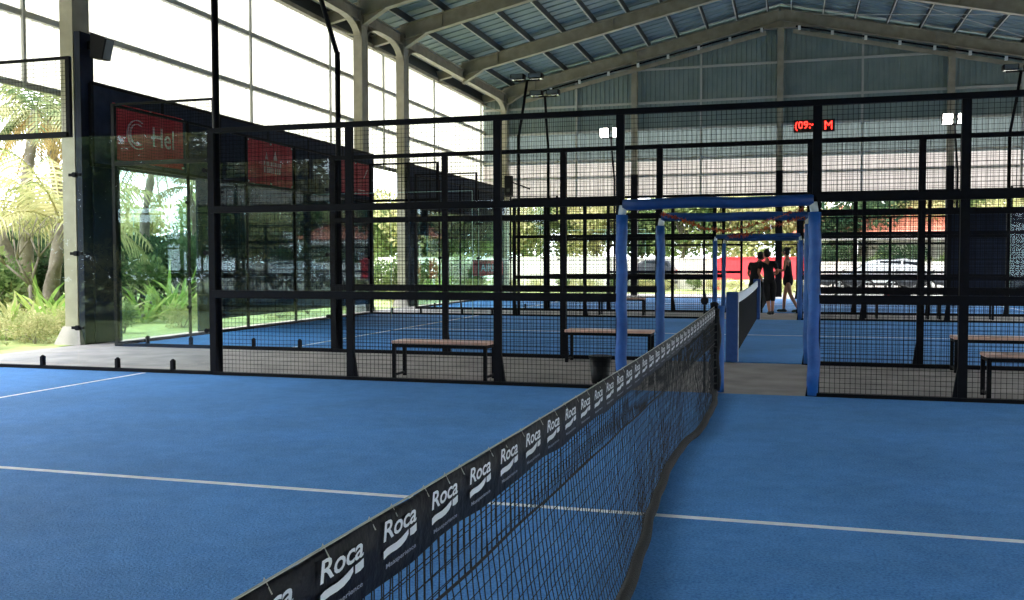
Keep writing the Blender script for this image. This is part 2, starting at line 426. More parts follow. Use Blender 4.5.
for r in (.20, .27):
    pts = [(PX, 14.52+r*cos(t), 3.68+r*.95*sin(t)) for t in [radians(60+i*240/16) for i in range(17)]]
    for a, b in zip(pts, pts[1:]): pr.bar(a, b, .012, .035, up=(1, 0, 0))
pr.build('print', 'banprint', b1)
vf = text_mesh('Hel', .5, .004); x0, x1, y0_, y1_ = fit(vf)
pr = MB(); put(pr, vf, lambda x, y, z: (PX, 14.95+(x-x0)/(x1-x0)*.62, 3.52+(y-y0_)/(y1_-y0_)*.36)); pr.build('lettering', 'banprint', b1)
b2 = banner(18.13, 20.1, 3.13, 4.08, 'red banner with a small white icon and two white lines, middle of the three')
pr = MB()
pr.q((PX, 18.85, 3.7), (PX, 18.97, 3.7), (PX, 18.91, 3.86)); pr.q((PX, 19.2, 3.7), (PX, 19.38, 3.7), (PX, 19.29, 3.92))
for z, h in ((3.56, .09), (3.4, .13)):
    y = 18.8
    while y < 19.5:
        w = random.uniform(.03, .07); pr.q((PX, y, z), (PX, y+w, z), (PX, y+w, z+h), (PX, y, z+h)); y += w+.035
pr.build('lettering', 'banprint', b2)
b3 = banner(22.54, 24.45, 3.22, 4.1, 'narrow looking red banner, farthest of the three, beside the grey column')
pr = MB(); pr.bar((PX, 23.6, 3.35), (PX, 24.0, 3.35), .012, .06, up=(1, 0, 0)); pr.bar((PX, 24.0, 3.7), (PX, 24.2, 3.95), .012, .03, up=(1, 0, 0)); pr.build('print', 'banprint', b3)
# small red sign at far end
R = thing('sign', (-10.5, 33.2, .85), 'small red sign with white lettering beyond the far court glass', 'sign', world=True)
MB().box(-10.50, -10.47, 33.2, 36.9, .87, 1.47).build('board', mat('red_sign', (232, 64, 66), .6), R)
vf = text_mesh('AIRE', .5, .012); x0, x1, y0_, y1_ = fit(vf)
pr = MB(); put(pr, vf, lambda x, y, z: (-10.465, 34.0+(x-x0)/(x1-x0)*1.9, 1.02+(y-y0_)/(y1_-y0_)*.3)); pr.build('lettering', 'print', R)
MB().box(-10.50, -10.48, 34.2, 34.3, 0, .87).box(-10.50, -10.48, 35.9, 36.0, 0, .87).build('stake', 'black', R)

# ------------------------------------------------------------------ padded door frames
def pad_frame(y, label, r=.062, zt=1.96):
    R = thing('padded_door_frame', (0, y, 0), label, 'padded frame', world=True)
    yy = y-.0
    for s in (-1, 1):
        pts = [(s*(.985+.006*sin(i*2.1+y)), yy+.006*cos(i*1.7), .02+(zt-.1)*i/10) for i in range(11)]
        MB().tube(pts, r, 14).build('post_pad', 'foam', R, True)
        MB().tube([(s*.985, yy, zt-.08), (s*.97, yy, zt+.02)], r*.75, 10).build('end_collar', 'collar', R, True)
    pts = [(-.97+1.94*i/10, yy, zt+.035+.008*sin(i*1.1+y)) for i in range(11)]
    MB().tube(pts, r*.95, 14).build('beam_pad', 'foamdark', R, True)
    return R
pad_frame(YA, 'blue foam padded doorway frame in the nearest fence')
pad_frame(YB, 'blue foam padded doorway frame in the second fence, beside the blue net post')
pad_frame(YB2, 'blue foam padded doorway frame in the third fence, framing the people', .055)
pad_frame(YC, 'blue foam padded doorway frame in the fourth fence, behind the people', .055)

# ------------------------------------------------------------------ nets
def ztop(t): return .88+.035*((t-5)/5)**2
def net_cover(R, y0, ys, flat=False):
    pass
def rope_x(t):
    K = [(0, .12), (1, .13), (3.7, .11), (4.3, .08), (5.0, .03), (5.4, .01), (6.2, -.02), (6.8, -.01), (7.8, .06), (9.0, .06), (9.68, .02), (9.95, 0)]
    for (a, xa), (b, xb) in zip(K, K[1:]):
        if t <= b:
            u = (t-a)/(b-a); u = u*u*(3-2*u); return xa+(xb-xa)*u
    return 0
def net_x(t, z, f=rope_x):
    k = max(0, 1-z/.76); return f(t)*k**1.6
N = thing('court_net', (0, 0, 0), 'long black netting across the nearest court, below a lettered band', 'net', world=True)
nt = MB()
cell = .043
nv = int(9.8/cell)
for i in range(nv+1):
    t = .1+9.8*i/nv; ph = random.uniform(0, 6)
    pts = [(net_x(t, z)+.0025*sin(ph+z*31), t+.005*sin(ph*1.7+z*24)+.012*sin(z*5+t*1.1), z) for z in [.03+.76*k/9 for k in range(10)]]
    for a, b in zip(pts, pts[1:]): nt.wire(a, b, .0034)
for j in range(18):
    z = .05+j*cell
    pts = [(net_x(.1+9.8*i/90, z)+.002*sin(i*.9+j), .1+9.8*i/90, z+.006*sin(i*.37+j*.8)) for i in range(91)]
    for a, b in zip(pts, pts[1:]): nt.wire(a, b, .0034)
nt.build('netting', 'net', N)
# doubled upper netting with its gathered lower hem
dn = MB()
def hem(t): return .655-.012*t
for i in range(nv*2):
    t = .12+9.75*i/(nv*2)
    if i % 2: dn.wire((.006, t, hem(t)), (.006, t, .79), .003)
for j in range(4):
    pts = [(.006, .1+9.8*i/60, hem(.1+9.8*i/60)+(.79-hem(.1+9.8*i/60))*(j+.5)/4) for i in range(61)]
    for a, b in zip(pts, pts[1:]): dn.wire(a, b, .003)
dn.tube([(.008+.003*sin(i), .1+9.8*i/70, hem(.1+9.8*i/70)) for i in range(71)], .004, 6)
dn.build('doubled_netting', 'net', N)
rp = MB(); rp.tube([(rope_x(.1+9.85*i/120)+.012, .1+9.85*i/120, .034+.004*sin(i*.9)) for i in range(121)], .028, 10)
rp.build('bottom_rope', 'rope', N, True)
st = MB()
for i in range(150):
    t = .6+9.2*i/150; st.tube([(rope_x(t)+.014, t-.006, .0535), (rope_x(t)+.020, t+.008, .0535)], .0016, 5)
st.build('rope_stitching', 'printgrey', N)['kind'] = 'stuff'
# band
bd = MB(); n = 110
for i in range(n+1):
    t = .08+9.86*i/n; zt = ztop(t)+.003*sin(i*1.3); zb = zt-.127+.004*sin(i*.7); w = .002*sin(i*.8)
    bd.v += [(.010+w, t, zb), (.012+w, t, (zt+zb)/2), (.007+w, t, zt-.004), (0, t, zt), (-.007+w, t, zt-.004), (-.010+w, t, (zt+zb)/2), (-.010+w, t, zb)]
for i in range(n):
    for j in range(6): k = 7*i+j; bd.f.append((k, k+7, k+8, k+1))
BAND = thing('net_band', (0, 0, 0), 'black printed band along the top of the nearest net, repeating white lettering', 'net band', world=True)
bd.build('band', 'band', BAND, True)
cd = MB(); cd.tube([(.002, .05+9.9*i/80, ztop(.05+9.9*i/80)+.003) for i in range(81)], .0022, 6); cd.build('top_cord', 'cordwhite', BAND, True)
t = .3
while t < 9.8:
    z = ztop(t); ti = MB(); ti.tube([(-.008, t, z-.02), (0, t+.002, z+.008), (.0125, t+.003, z-.016)], .0013, 5); ti.build('tie', 'cordwhite', BAND); t += random.uniform(.1, .26)
vf = text_mesh('Roca', 1.0, .016, shear=.12, space=.96); fx0, fx1, fy0, fy1 = fit(vf)
vs = text_mesh('Maasperience', 1.0, .02); sx0, sx1, sy0, sy1 = fit(vs)
XB = .0165
t = .275
k = 0
while t < 9.75:
    c = t; zt = ztop(c); L = MB(); jl = random.uniform(-.006, .006)
    put(L, vf, lambda x, y, z: (XB, c+(x-fx0)/(fx1-fx0)*.165, zt-.048+(y-fy0)/(fy1-fy0)*.038))
    def ribbon(pts):      # (y, zlow, zhigh)
        for a, b in zip(pts, pts[1:]): L.q((XB, c+a[0], zt+a[1]+.019), (XB, c+b[0], zt+b[1]+.019), (XB, c+b[0], zt+b[2]+.019), (XB, c+a[0], zt+a[2]+.019))
    ribbon([(.0, -.099, -.084), (.015, -.096, -.081), (.035, -.0955, -.081), (.06, -.097, -.082), (.085, -.096, -.080), (.108, -.091, -.076), (.122, -.083, -.073)])
    ribbon([(.130, -.089, -.074), (.15, -.090, -.073), (.165, -.087, -.071)])
    L.build('lettering', 'print', BAND)
    Sx = MB(); put(Sx, vs, lambda x, y, z: (XB, c+.01+(x-sx0)/(sx1-sx0)*.15, zt-.104+(y-sy0)/(sy1-sy0)*.012)); Sx.build('small_lettering', 'printgrey', BAND)
    t += .2525; k += 1
# net posts
for y, lb in ((YA-.09, 'black bound net post at the doorway, far end of the nearest net'), (.03, 'black net post at the near end of the nearest net')):
    P = thing('net_post', (0, y, 0), lb, 'net post', world=True)
    MB().box(-.035, .035, y-.035, y+.035, 0, .93).build('post', 'black', P, bevel=.005)
    MB().sphere((0, y, .94), .045, .045, .03).build('cap', 'black', P, True)
    gth = MB()
    for i in range(12): z = .06+i*.075; gth.tube([(.05*cos(a)+.0, y-.0+.05*sin(a), z+.01*sin(a*2+i)) for a in [2*pi*q/10 for q in range(11)]], .008, 5)
    gth.build('lacing', 'rope', P)
    bq = MB(); bq.tube([(.045+.012*sin(i), y-.02, .05+.85*i/12) for i in range(13)], .02, 8); bq.build('gathered_net', 'rope', P, True)
P = thing('post_pad', (.06, YA+.02, 0), 'slim blue foam pad standing right behind the black net post', 'post pad', world=True)
MB().tube([(.055, YA+.0+.003*sin(i), .02+.9*i/8) for i in range(9)], .042, 12).build('pad', 'foam', P, True)
P = thing('winch', (-.1, YA+.05, 0), 'round black knob on a short stem beside the nearest net post top', 'net winch', world=True)
MB().tube([(-.105, YA-.02, 0), (-.105, YA-.02, .93)], .012, 8).build('stem', 'black', P, True)
MB().sphere((-.105, YA-.02, .975), .042, .03, .045, 14, 10).build('knob', 'black', P, True)

# middle court net
N2 = thing('court_net', (0, YB, 0), 'dark net with a broad white top tape on the middle court', 'net', world=True)
nt = MB()
for i in range(231):
    t = YB+.15+9.7*i/230; nt.wire((0, t, .03), (0, t, .78), .004)
for j in range(18): nt.wire((0, YB+.1, .04+j*.043), (0, YB2-.1, .04+j*.043), .004)
nt.build('netting', 'net', N2)
tp = MB(); n = 30
for i in range(n):
    a = YB+.12+9.76*i/n; b = YB+.12+9.76*(i+1)/n; za = ztop(a-YB)+.02; zb = ztop(b-YB)+.02
    tp.box(-.012, .022, a, b, min(za, zb)-.14, (za+zb)/2)
tp.build('top_tape', 'line', N2)
for y, lb in ((YB+.02, 'square blue padded net post in the middle court doorway'), (YB2-.1, 'blue padded net post at the far end of the white taped net')):
    P = thing('net_post', (0, y, 0), lb, 'net post', world=True)
    MB().box(-.085, .075, y-.09, y+.09, .02, .97).build('pad', 'foamdark', P, bevel=.015)
    MB().box(.078, .084, y-.08, y-.06, .02, .97).build('seam', 'collar', P)
N3 = thing('court_net', (0, YC, 0), 'farthest dark net with pale tape, behind the three people', 'net', world=True)
nt = MB()
for i in range(120): nt.wire((0, YC+.2+9.6*i/120, .03), (0, YC+.2+9.6*i/120, .8), .005)
for j in range(9): nt.wire((0, YC+.1, .05+j*.09), (0, YC2-.1, .05+j*.09), .005)
nt.build('netting', 'net', N3)
MB().box(-.01, .01, YC+.1, YC2-.1, .80, .90).build('top_tape', 'line', N3)
MB().box(-.04, .04, YC+.02, YC+.1, 0, .93).build('post', 'black', N3); MB().box(-.04, .04, YC2-.1, YC2-.02, 0, .93).build('post', 'black', N3)

# ------------------------------------------------------------------ benches
def make_bench():
    R = thing('bench', (0, 0, 0), 'x', 'bench', 'benches beside the courts')
    L, D, H = 1.2, .36, .45
    for i in range(3):
        y = -D/2+.005+i*(D-.01)/3; MB().box(-L/2, L/2, y, y+(D-.01)/3-.008, H-.035, H).build('slat', 'wood', R, bevel=.006)
    f = MB()
    for y in (-D/2+.02, D/2-.02): f.box(-L/2+.01, L/2-.01, y-.018, y+.018, H-.075, H-.036)
    for x in (-L/2+.03, L/2-.03): f.box(x-.018, x+.018, -D/2+.038, D/2-.038, H-.075, H-.036)
    f.build('frame', 'black', R)
    for x in (-L/2+.03, L/2-.03):
        for y in (-D/2+.02, D/2-.02): MB().box(x-.02, x+.02, y-.02, y+.02, 0, H-.075).build('leg', 'black', R)
        MB().box(x-.014, x+.014, -D/2+.04, D/2-.04, .03, .055).build('stretcher', 'black', R)
    return R
bench0 = make_bench()
spots = [(-3.2, 10.5, 'wooden topped black bench just behind the nearest fence, left of the waste bin'),
         (-1.63, 12.82, 'wooden topped black bench against the second fence, behind the waste bin'),
         (3.24, 10.5, 'wooden topped black bench at the right edge, nearest to the camera'),
         (3.3, 12.86, 'wooden topped black bench at the right edge, against the second fence'),
         (-3.45, 24.5, 'far bench on the strip beyond the middle court, left of the doorway'),
         (1.95, 24.6, 'far bench beyond the middle court, just right of the doorway'),
         (3.35, 24.6, 'far bench beyond the middle court with the red and dark bag on it'),
         (4.75, 24.6, 'far bench beyond the middle court, right of the bench with the bag')]
for i, (x, y, lb) in enumerate(spots):
    o = bench0 if i == 0 else copy_tree(bench0)
    o.location = (x, y, 0); o['label'] = lb
# waste bin
R = thing('waste_bin', (-1.32, 10.55, 0), 'small black tapered waste bin with a rim, between two benches', 'bin')
b = MB(); b.tube([(0, 0, 0), (0, 0, .02), (0, 0, .29)], .1, 18, rs=[.095, .1, .125]); b.build('body', 'bin', R, True)
b = MB(); b.tube([(0, 0, .29), (0, 0, .315)], .138, 18); b.build('rim', 'bin', R)
b = MB(); b.tube([(0, 0, .312), (0, 0, .32)], .1, 18); b.build('liner', 'rubber', R)
# bag on bench
R = thing('sports_bag', (3.25, 24.6, .452), 'small dark sports bag with a red end standing on a far bench', 'bag')
b = MB(); b.tube([(-.3, 0, .11), (-.28, 0, .11), (0, 0, .115), (.28, 0, .11), (.3, 0, .11)], .1, 14, rs=[.06, .1, .11, .1, .06]); b.build('body', 'bagblue', R, True)
b = MB(); b.tube([(-.31, 0, .11), (-.2, 0, .12)], .112, 14, rs=[.07, .113]); b.build('end_pocket', 'bagred', R, True)
b = MB(); b.tube([(-.15, 0, .2), (-.1, 0, .28), (.1, 0, .28), (.15, 0, .2)], .012, 6); b.build('handle', 'bagred', R, True)

# ------------------------------------------------------------------ court light poles
def light_pole(x, y, dy, dx, label, lit=False, z1=4.6, z2=6.05, heads=True):
    R = thing('light_pole', (x, y, 0), label, 'light pole')
    MB().tube([(0, 0, 0), (0, 0, z1)], .042, 10).build('pole', 'black', R, True)
    MB().tube([(0, 0, z1-.04), (dx*.55, dy*.55, z1+(z2-z1)*.5), (dx, dy, z2)], .036, 10).build('arm', 'black', R, True)
    MB().box(-.07, .07, -.07, .07, 0, .02).build('base_plate', 'black', R)
    if heads:
        MB().bar((dx-.34, dy, z2), (dx+.34, dy, z2), .04, .04).build('crossbar', 'black', R)
        for s in (-1, 1):
            h = MB(); cx = dx+s*.24; zh = .36 if lit else .17  # lit heads and lenses are oversized to imitate the lamps' glow
            h.box(cx-.18, cx+.18, dy-.12, dy+.12, z2+.03, z2+zh)
            ho = h.build('lamp_head', 'black', R, bevel=.02)
            ln = MB(); ln.q((cx-.15, dy-.123, z2+.045), (cx+.15, dy-.123, z2+.045), (cx+.15, dy-.123, z2+zh-.015), (cx-.15, dy-.123, z2+zh-.015))
            ln.q((cx-.15, dy-.1, z2+.028), (cx-.15, dy+.1, z2+.028), (cx+.15, dy+.1, z2+.028), (cx+.15, dy-.1, z2+.028))
            ln.build('lens', 'lamp' if lit else 'lens', ho)
    return R
light_pole(-5.97, YA+.06, .5, 0, 'tall black light pole rising from the nearest fence, by the glass panel')
light_pole(-5.93, YB+.06, -.75, -.12, 'black light pole on the second fence, bent near its top')
light_pole(-5.9, YB2+.06, .45, .1, 'black light pole with two dark lamp heads, left of the similar one')
light_pole(-5.92, YC+.06, -.6, .05, 'black light pole with lamp heads under the far roof beam', z2=6.0)
light_pole(-5.8, YC2+.06, -.25, -.1, 'far light pole whose lamps are lit, left one', lit=True, z2=6.15)
light_pole(6.35, YC2+.06, -.25, -.15, 'far light pole whose lamps are lit, right one', lit=True, z2=6.15)
light_pole(6.0, YC+.06, -.4, .15, 'black light pole at the right edge with unlit lamp heads')

# garland between door frames
def garland(pts, label):
    b = MB(); P = []
    for (a, b_) in zip(pts, pts[1:]):
        for i in range(14): P.append(Vector(a).lerp(Vector(b_), i/14))
    P.append(Vector(pts[-1])); n = len(P)
    span = (P[-1]-P[0]).length
    b.tube(P, .004, 5)
    for p in P:
        for _ in range(5):
            d = Vector((random.uniform(-1, 1), random.uniform(-1, 1), random.uniform(-1, 1))).normalized()*random.uniform(.025, .055)
            c = d.cross(Vector((0, 0, 1))).normalized()*.010
            b.q(p-c, p+c, p+d+c*.5, p+d-c*.5)
    solo(b.build('tinsel_garland', 'tinsel'), label, 'garland', base=P[0])
garland([(-.97, YB-.08, 2.04), (-.72, YB-.3, 1.98), (-.3, 12.0, 1.80), (.06, 11.4, 1.74), (.45, 11.8, 1.86), (.9, YB-.06, 2.09)], 'orange red tinsel garland drooping from the blue doorway beam, upper strand')
garland([(.0, 12.2, 1.70), (.3, 12.4, 1.75), (.6, 12.7, 1.86), (.92, YB-.08, 1.97)], 'orange red tinsel garland at the right of the doorway, lower strand')

# ------------------------------------------------------------------ hall steel and cladding
XL, XR, XM = -12.0, 12.54, .27
def zr(x): return 11.21-.2227*abs(x-XM)      # top of rafters
ROOFY0, ROOFY1 = -18.0, 39.2
# roof sheets with standing ribs (ribs run down the slope)
for s, nm in ((-1, 'ceiling'), (1, 'ceiling')):
    b = MB(); xe = XL-.5 if s < 0 else XR+.5; y = ROOFY0; prof = []
    while y < ROOFY1:
        prof += [(y, 0), (y+.44, 0), (y+.46, -.035), (y+.50, -.035)]; y += .52
    for i, (yy, dz) in enumerate(prof):
        b.v += [(XM, yy, zr(XM)+.24+dz), (xe, yy, zr(xe)+.24+dz)]
        if i: k = 2*i; b.f.append((k-2, k-1, k+1, k))
    struct(b.build(nm, 'roof'))
# purlins
PUR = thing('roof_purlins', (XM, 20, 9), 'dark purlins running lengthwise under the roof sheets', 'roof purlins', world=True)
PUR['kind'] = 'structure'
xs = [XM+s*(.45+1.16*i) for s in (-1, 1) for i in range(11)]
for x in xs:
    z = zr(x); b = MB(); b.box(x-.03, x+.03, ROOFY0, ROOFY1, z+.005, z+.2); b.build('purlin', 'darksteel', PUR)
    b = MB(); b.box(x-.045, x+.0, ROOFY0, ROOFY1, z-.008, z+.005); b.build('purlin_lip', 'girt', PUR)
def ibeam(b, a, c, w, h, tf=.03, tw=.03):
    a = Vector(a); c = Vector(c); d = (c-a).normalized(); r = d.cross(Vector((0, 0, 1))).normalized(); u = r.cross(d).normalized()
    b.bar(a+u*(h/2-tf/2), c+u*(h/2-tf/2), w, tf); b.bar(a-u*(h/2-tf/2), c-u*(h/2-tf/2), w, tf); b.bar(a, c, tw, h-2*tf)
RY = [13.45, 18.9, 24.6, 27.6, 33.35, 38.7]
for i, y in enumerate([2.4, 8.0]+RY+[-3.2, -8.8, -14.4]):
    lb = {6: 'light grey steel roof truss beam over the fence poles', }.get(i)
    R = thing('roof_frame', (XM, y, 8), ['steel roof frame nearest the camera overhead', 'steel roof frame just past the nearest court', 'steel roof frame on the leftmost grey column',
        'steel roof frame over the middle court', 'steel roof frame springing from the second visible column', 'steel roof frame springing from the third visible column, meeting the top edge',
        'steel roof frame without its own column, one before the gable wall', 'farthest steel roof frame, along the gable wall top', 'steel roof frame behind the camera, first', 'steel roof frame behind the camera, second', 'steel roof frame behind the camera, third'][i], 'roof frame', world=True)
    for s in (-1, 1):
        xc = -10.9 if s < 0 else 11.44
        h = .46
        b = MB(); ibeam(b, (xc, y, zr(xc)-h/2), (XM, y, zr(XM)-h/2), .22, h); 
        for q in (.12, .5, .87):
            x = xc+(XM-xc)*q; b.bar((x, y, zr(x)-.02), (x, y, zr(x)-h+.02), .2, .02, up=(1, 0, 0))
        b.build('rafter', 'steel', R)
        # haunch plate under the rafter at the column
        b = MB(); k = xc-s*.8
        for yy in (y-.02, y+.02): b.q((xc, yy, zr(xc)-h), (k, yy, zr(k)-h), (xc, yy, zr(xc)-h-.3))
        b.bar((xc, y, zr(xc)-h-.3), (k, y, zr(k)-h), .22, .03)
        b.build('haunch', 'steel', R)
        # outrigger to the cladding line
        b = MB(); xo = XL+.1 if s < 0 else XR-.1
        ibeam(b, (xc, y, zr(xc)-.22), (xo, y, zr(xo)-.2), .16, .34); b.bar((xc+s*.1, y, zr(xc)-1.0), (xo, y, zr(xo)-.42), .12, .03)
        b.build('outrigger', 'steel', R)
    b = MB(); b.bar((XM-1.5, y, zr(XM)-.74), (XM+1.5, y, zr(XM)-.74), .22, .04)
    for s in (-1, 1): b.q((XM, y-.02*s, zr(XM)-.46), (XM+1.5*s, y-.02*s, zr(XM+1.5)-.46), (XM+1.5*s, y-.02*s, zr(XM)-.74), (XM, y-.02*s, zr(XM)-.74))
    b.build('ridge_gusset', 'steel', R)
# columns
cl = ['grey steel column at far left beside the dark windscreen, holding the floodlight', None, 'second grey column from the left, behind the bent light pole', 'third grey column from the left, beside the sunlit gap', None, 'corner steel column at the gable wall, with the small speaker']
for i, y in enumerate(RY):
    for s in (-1, 1):
        if cl[i] is None and s < 0: continue
        if s > 0 and i in (1, 4): continue
        x = -10.9 if s < 0 else 11.44
        x = -10.94 if (i == 0 and s < 0) else x
        lb = cl[i] if s < 0 else 'grey steel column on the right side of the hall, out past the courts'
        R = thing('hall_column', (x, y, 0), lb, 'column', world=True)
        if s > 0: R['group'] = 'right side hall columns'
        zt = zr(x)-.3; b = MB()
        b.box(x-.13, x+.13, y-.2, y-.17, 0, zt); b.box(x-.13, x+.13, y+.17, y+.2, 0, zt); b.box(x+.09, x+.12, y-.17, y+.17, 0, zt); b.box(x-.12, x-.09, y-.17, y+.17, 0, zt)
        b.build('shaft', 'steel', R)
        b = MB(); k = [(-.27, -.32), (.27, -.32), (.27, .32), (-.27, .32)]; tpp = [(-.17, -.22), (.17, -.22), (.17, .22), (-.17, .22)]
        v0 = len(b.v); b.v += [(x+p, y+q, 0) for p, q in k]+[(x+p, y+q, .3) for p, q in tpp]
        b.f += [(0, 1, 5, 4), (1, 2, 6, 5), (2, 3, 7, 6), (3, 0, 4, 7), (4, 5, 6, 7)]; b.build('plinth', 'concrete', R)
        if i == 0 and s < 0:
            MB().box(x+.155, x+.27, y-.2, y+.12, 0, 5.25).build('dark_side_slab', 'navy2', R)  # dark slab along the right side of the column
        # knee braces lengthwise to the eave beam (curved plates)
        if i not in (0,):
            for d in (-1, 1):
                if i == 5 and d > 0: continue
                b = MB(); pts = [(x, y+d*(.2+.95*(1-cos(a))), 7.62+.68*sin(a)*.72) for a in [radians(90*q/8) for q in range(9)]]
                for p, q in zip(pts, pts[1:]): b.bar(p, q, .2, .03)
                for p, q in zip(pts, pts[1:]): b.q(p, q, (q[0], q[1], 8.12), (p[0], p[1], 8.12))
                b.build('knee_brace', 'steel', R)
# eave beams along the columns
for s in (-1, 1):
    x = -10.9 if s < 0 else 11.44
    b = MB(); ibeam(b, (x, ROOFY0, 8.28), (x, 38.7, 8.28), .22, .36)
    solo(b.build('eave_beam', 'steel'), 'long steel eave beam on the left column heads' if s < 0 else 'long steel eave beam on the right side of the hall', 'beam', base=(x, ROOFY0, 8.28))
# side cladding
def side_wall(x, s, name, ztop_, zgap=4.42, m='white_wall'):
    b = MB(); y = ROOFY0; zz = []
    while y < 39.3: zz += [(y, 0), (y+.16, 0), (y+.18, .03), (y+.24, .03)]; y += .26
    for i, (yy, d) in enumerate(zz):
        b.v += [(x-s*d*-1, yy, zgap), (x-s*d*-1, yy, ztop_)]
        if i: k = 2*i; b.f.append((k-2, k-1, k+1, k))
    struct(b.build(name, m))
side_wall(XL, 1, 'wall_left', 8.1); side_wall(XR, -1, 'wall_right', 8.1, m='gable')  # unseen right wall made opaque so less light enters from that side
for s, x, lbx in ((1, XL, 'left'), (-1, XR, 'right')):
    G = thing('wall_framing', (x, 18, 4.4), 'grey girts and uprights carrying the %s side cladding' % lbx, 'wall framing', world=True)
    G['kind'] = 'structure'
    for z in (4.44, 5.66, 6.94): MB().box(min(x, x+s*.1), max(x, x+s*.1), ROOFY0, 39.2, z-.055, z+.055).build('girt', 'girt', G)
    for y in (2.2, 5, 7.8, 10.6, 13.32, 20.48, 24.65, 28.35, 32.9, 38.4):
        MB().box(min(x+s*.1, x+s*.15), max(x+s*.1, x+s*.15), y-.03, y+.03, 4.4, 8.1).build('upright', 'girt', G)
    MB().box(min(x, x+s*.16), max(x, x+s*.16), ROOFY0, 39.2, 8.08, 8.2).build('eave_lip', 'steel', G)
    MB().box(min(x, x+s*.05), max(x, x+s*.05), ROOFY0, 39.2, 8.2, zr(x)+.2).build('eave_board', 'darksteel', G)
# gable wall
yg = 39.1
def gable(z0, z1f, m, name, x0=XL, x1=XR):
    b = MB(); x = x0; P = []
    while x < x1: P += [(x, 0), (x+.11, 0), (x+.13, .03), (x+.17, .03)]; x += .19
    for i, (xx, d) in enumerate(P):
        zt = z1f if not callable(z1f) else z1f(xx)
        b.v += [(xx, yg-d, z0), (xx, yg-d, zt)]
        if i: k = 2*i; b.f.append((k-2, k-1, k+1, k))
    struct(b.build(name, m))
b = MB(); b.q((XL, ROOFY0, 0), (XR, ROOFY0, 0), (XR, ROOFY0, zr(XR)+.2), (XM, ROOFY0, zr(XM)+.2), (XL, ROOFY0, zr(XL)+.2)); b.q((XL, ROOFY0-.1, 0), (XR, ROOFY0-.1, 0), (XR, ROOFY0-.1, zr(XR)+.2), (XM, ROOFY0-.1, zr(XM)+.2), (XL, ROOFY0-.1, zr(XL)+.2)); struct(b.build('wall_front', 'gable'))  # unseen wall behind the camera, added to block bright reflections in the glass
gable(6.8, lambda x: zr(x)+.2, 'gable', 'wall_back'); gable(5.5, 6.8, 'gable_mid', 'wall_back'); gable(4.0, 5.5, 'gable_low', 'wall_back')
G = thing('gable_framing', (XM, yg, 4), 'pale girts and uprights on the inside of the corrugated gable wall', 'wall framing', world=True); G['kind'] = 'structure'
for z in (4.05, 4.9, 5.6, 6.78, 7.87, 9.22):
    hw = (11.21-z-.2)/.2227; x0 = max(XL, XM-hw); x1 = min(XR, XM+hw)
    MB().box(x0, x1, yg-.1, yg-.04, z-.045, z+.045).build('girt', 'girt' if z > 4.5 else 'darksteel', G)
for x in (-7.87, -2.75, 3.35, 8.9): MB().box(x-.04, x+.04, yg-.16, yg-.1, 4.0, zr(x)-.1).build('upright', 'girt', G)
for x, lb in ((-5.4, 'gable column left of the ridge, pale above and black below'), (.31, 'gable column under the roof ridge, pale above and black below'), (6.45, 'gable column right of the ridge, behind the lit lamp')):
    R = thing('gable_column', (x, yg-.32, 0), lb, 'column', world=True)
    MB().box(x-.12, x+.12, yg-.44, yg-.2, 4.95, zr(x)-.1).build('shaft', 'steel', R)
    MB().box(x-.13, x+.13, yg-.45, yg-.19, 0, 4.95).build('black_lower_shaft', 'black', R)
# sloping conduit with fittings below last rafter
for s, lb in ((-1, 'dark sloping conduit with small pale fittings, left of the ridge'), (1, 'dark sloping conduit with small pale fittings, right of the ridge')):
    xe = -10.0 if s < 0 else 10.6; y = 38.35
    R = thing('conduit', (xe, y, zr(xe)-.7), lb, 'conduit', world=True)
    f = lambda x: zr(x)-.66-.0*abs(x)
    MB().tube([(xe, y, f(xe)), (XM+s*.6, y, f(XM+s*.6))], .035, 6).build('tube', 'black', R)
    x = abs(xe)-.6
    q = MB()
    x = xe
    while abs(x-XM) > 1.4:
        x -= s*1.2; MB().box(x-.05, x+.05, y-.06, y+.04, f(x)-.12, f(x)+.03).build('fitting', 'collar', R)
    ib = MB(); ib.bar((xe, y+.15, f(xe)-.17), (XM+s*.5, y+.15, f(XM+s*.5)-.17), .05, .16); ib.build('cable_tray', 'steel', R)
# roof bracing rods
for (a, b_, lb) in (((1.5, 33.35, 0), (10.5, 38.7, 0), 'thin diagonal bracing rod under the right roof slope'), ((10.5, 33.35, 0), (1.5, 38.7, 0), 'thin bracing rod crossing the other under the right slope')):
    p = (a[0], a[1], zr(a[0])-.03); q = (b_[0], b_[1], zr(b_[0])-.03); c = MB(); c.tube([p, q], .014, 6)
    solo(c.build('bracing_rod', 'girt'), lb, 'bracing rod', base=p)
# floodlight on column 1
R = thing('floodlight', (-10.52, 13.45, 5.02), 'black box floodlight bracketed to the leftmost grey column', 'floodlight'); R.scale = (.7, .7, .8)
b = MB(); pts = [(-.05, -.1, -.25), (.3, -.1, -.3), (.42, -.1, .12), (-.02, -.1, .28)]
b.v += [(p[0], -.16, p[2]) for p in pts]+[(p[0], .16, p[2]) for p in pts]
b.f += [(0, 1, 2, 3), (7, 6, 5, 4), (0, 4, 5, 1), (1, 5, 6, 2), (2, 6, 7, 3), (3, 7, 4, 0)]; b.build('housing', 'black', R, bevel=.015)
MB().box(-.22, -.02, -.03, .03, -.05, .12).build('bracket', 'black', R)
b = MB(); b.q((.31, -.13, -.285), (.31, .13, -.285), (.428, .13, .11), (.428, -.13, .11)); b.build('lens', 'lens', R)
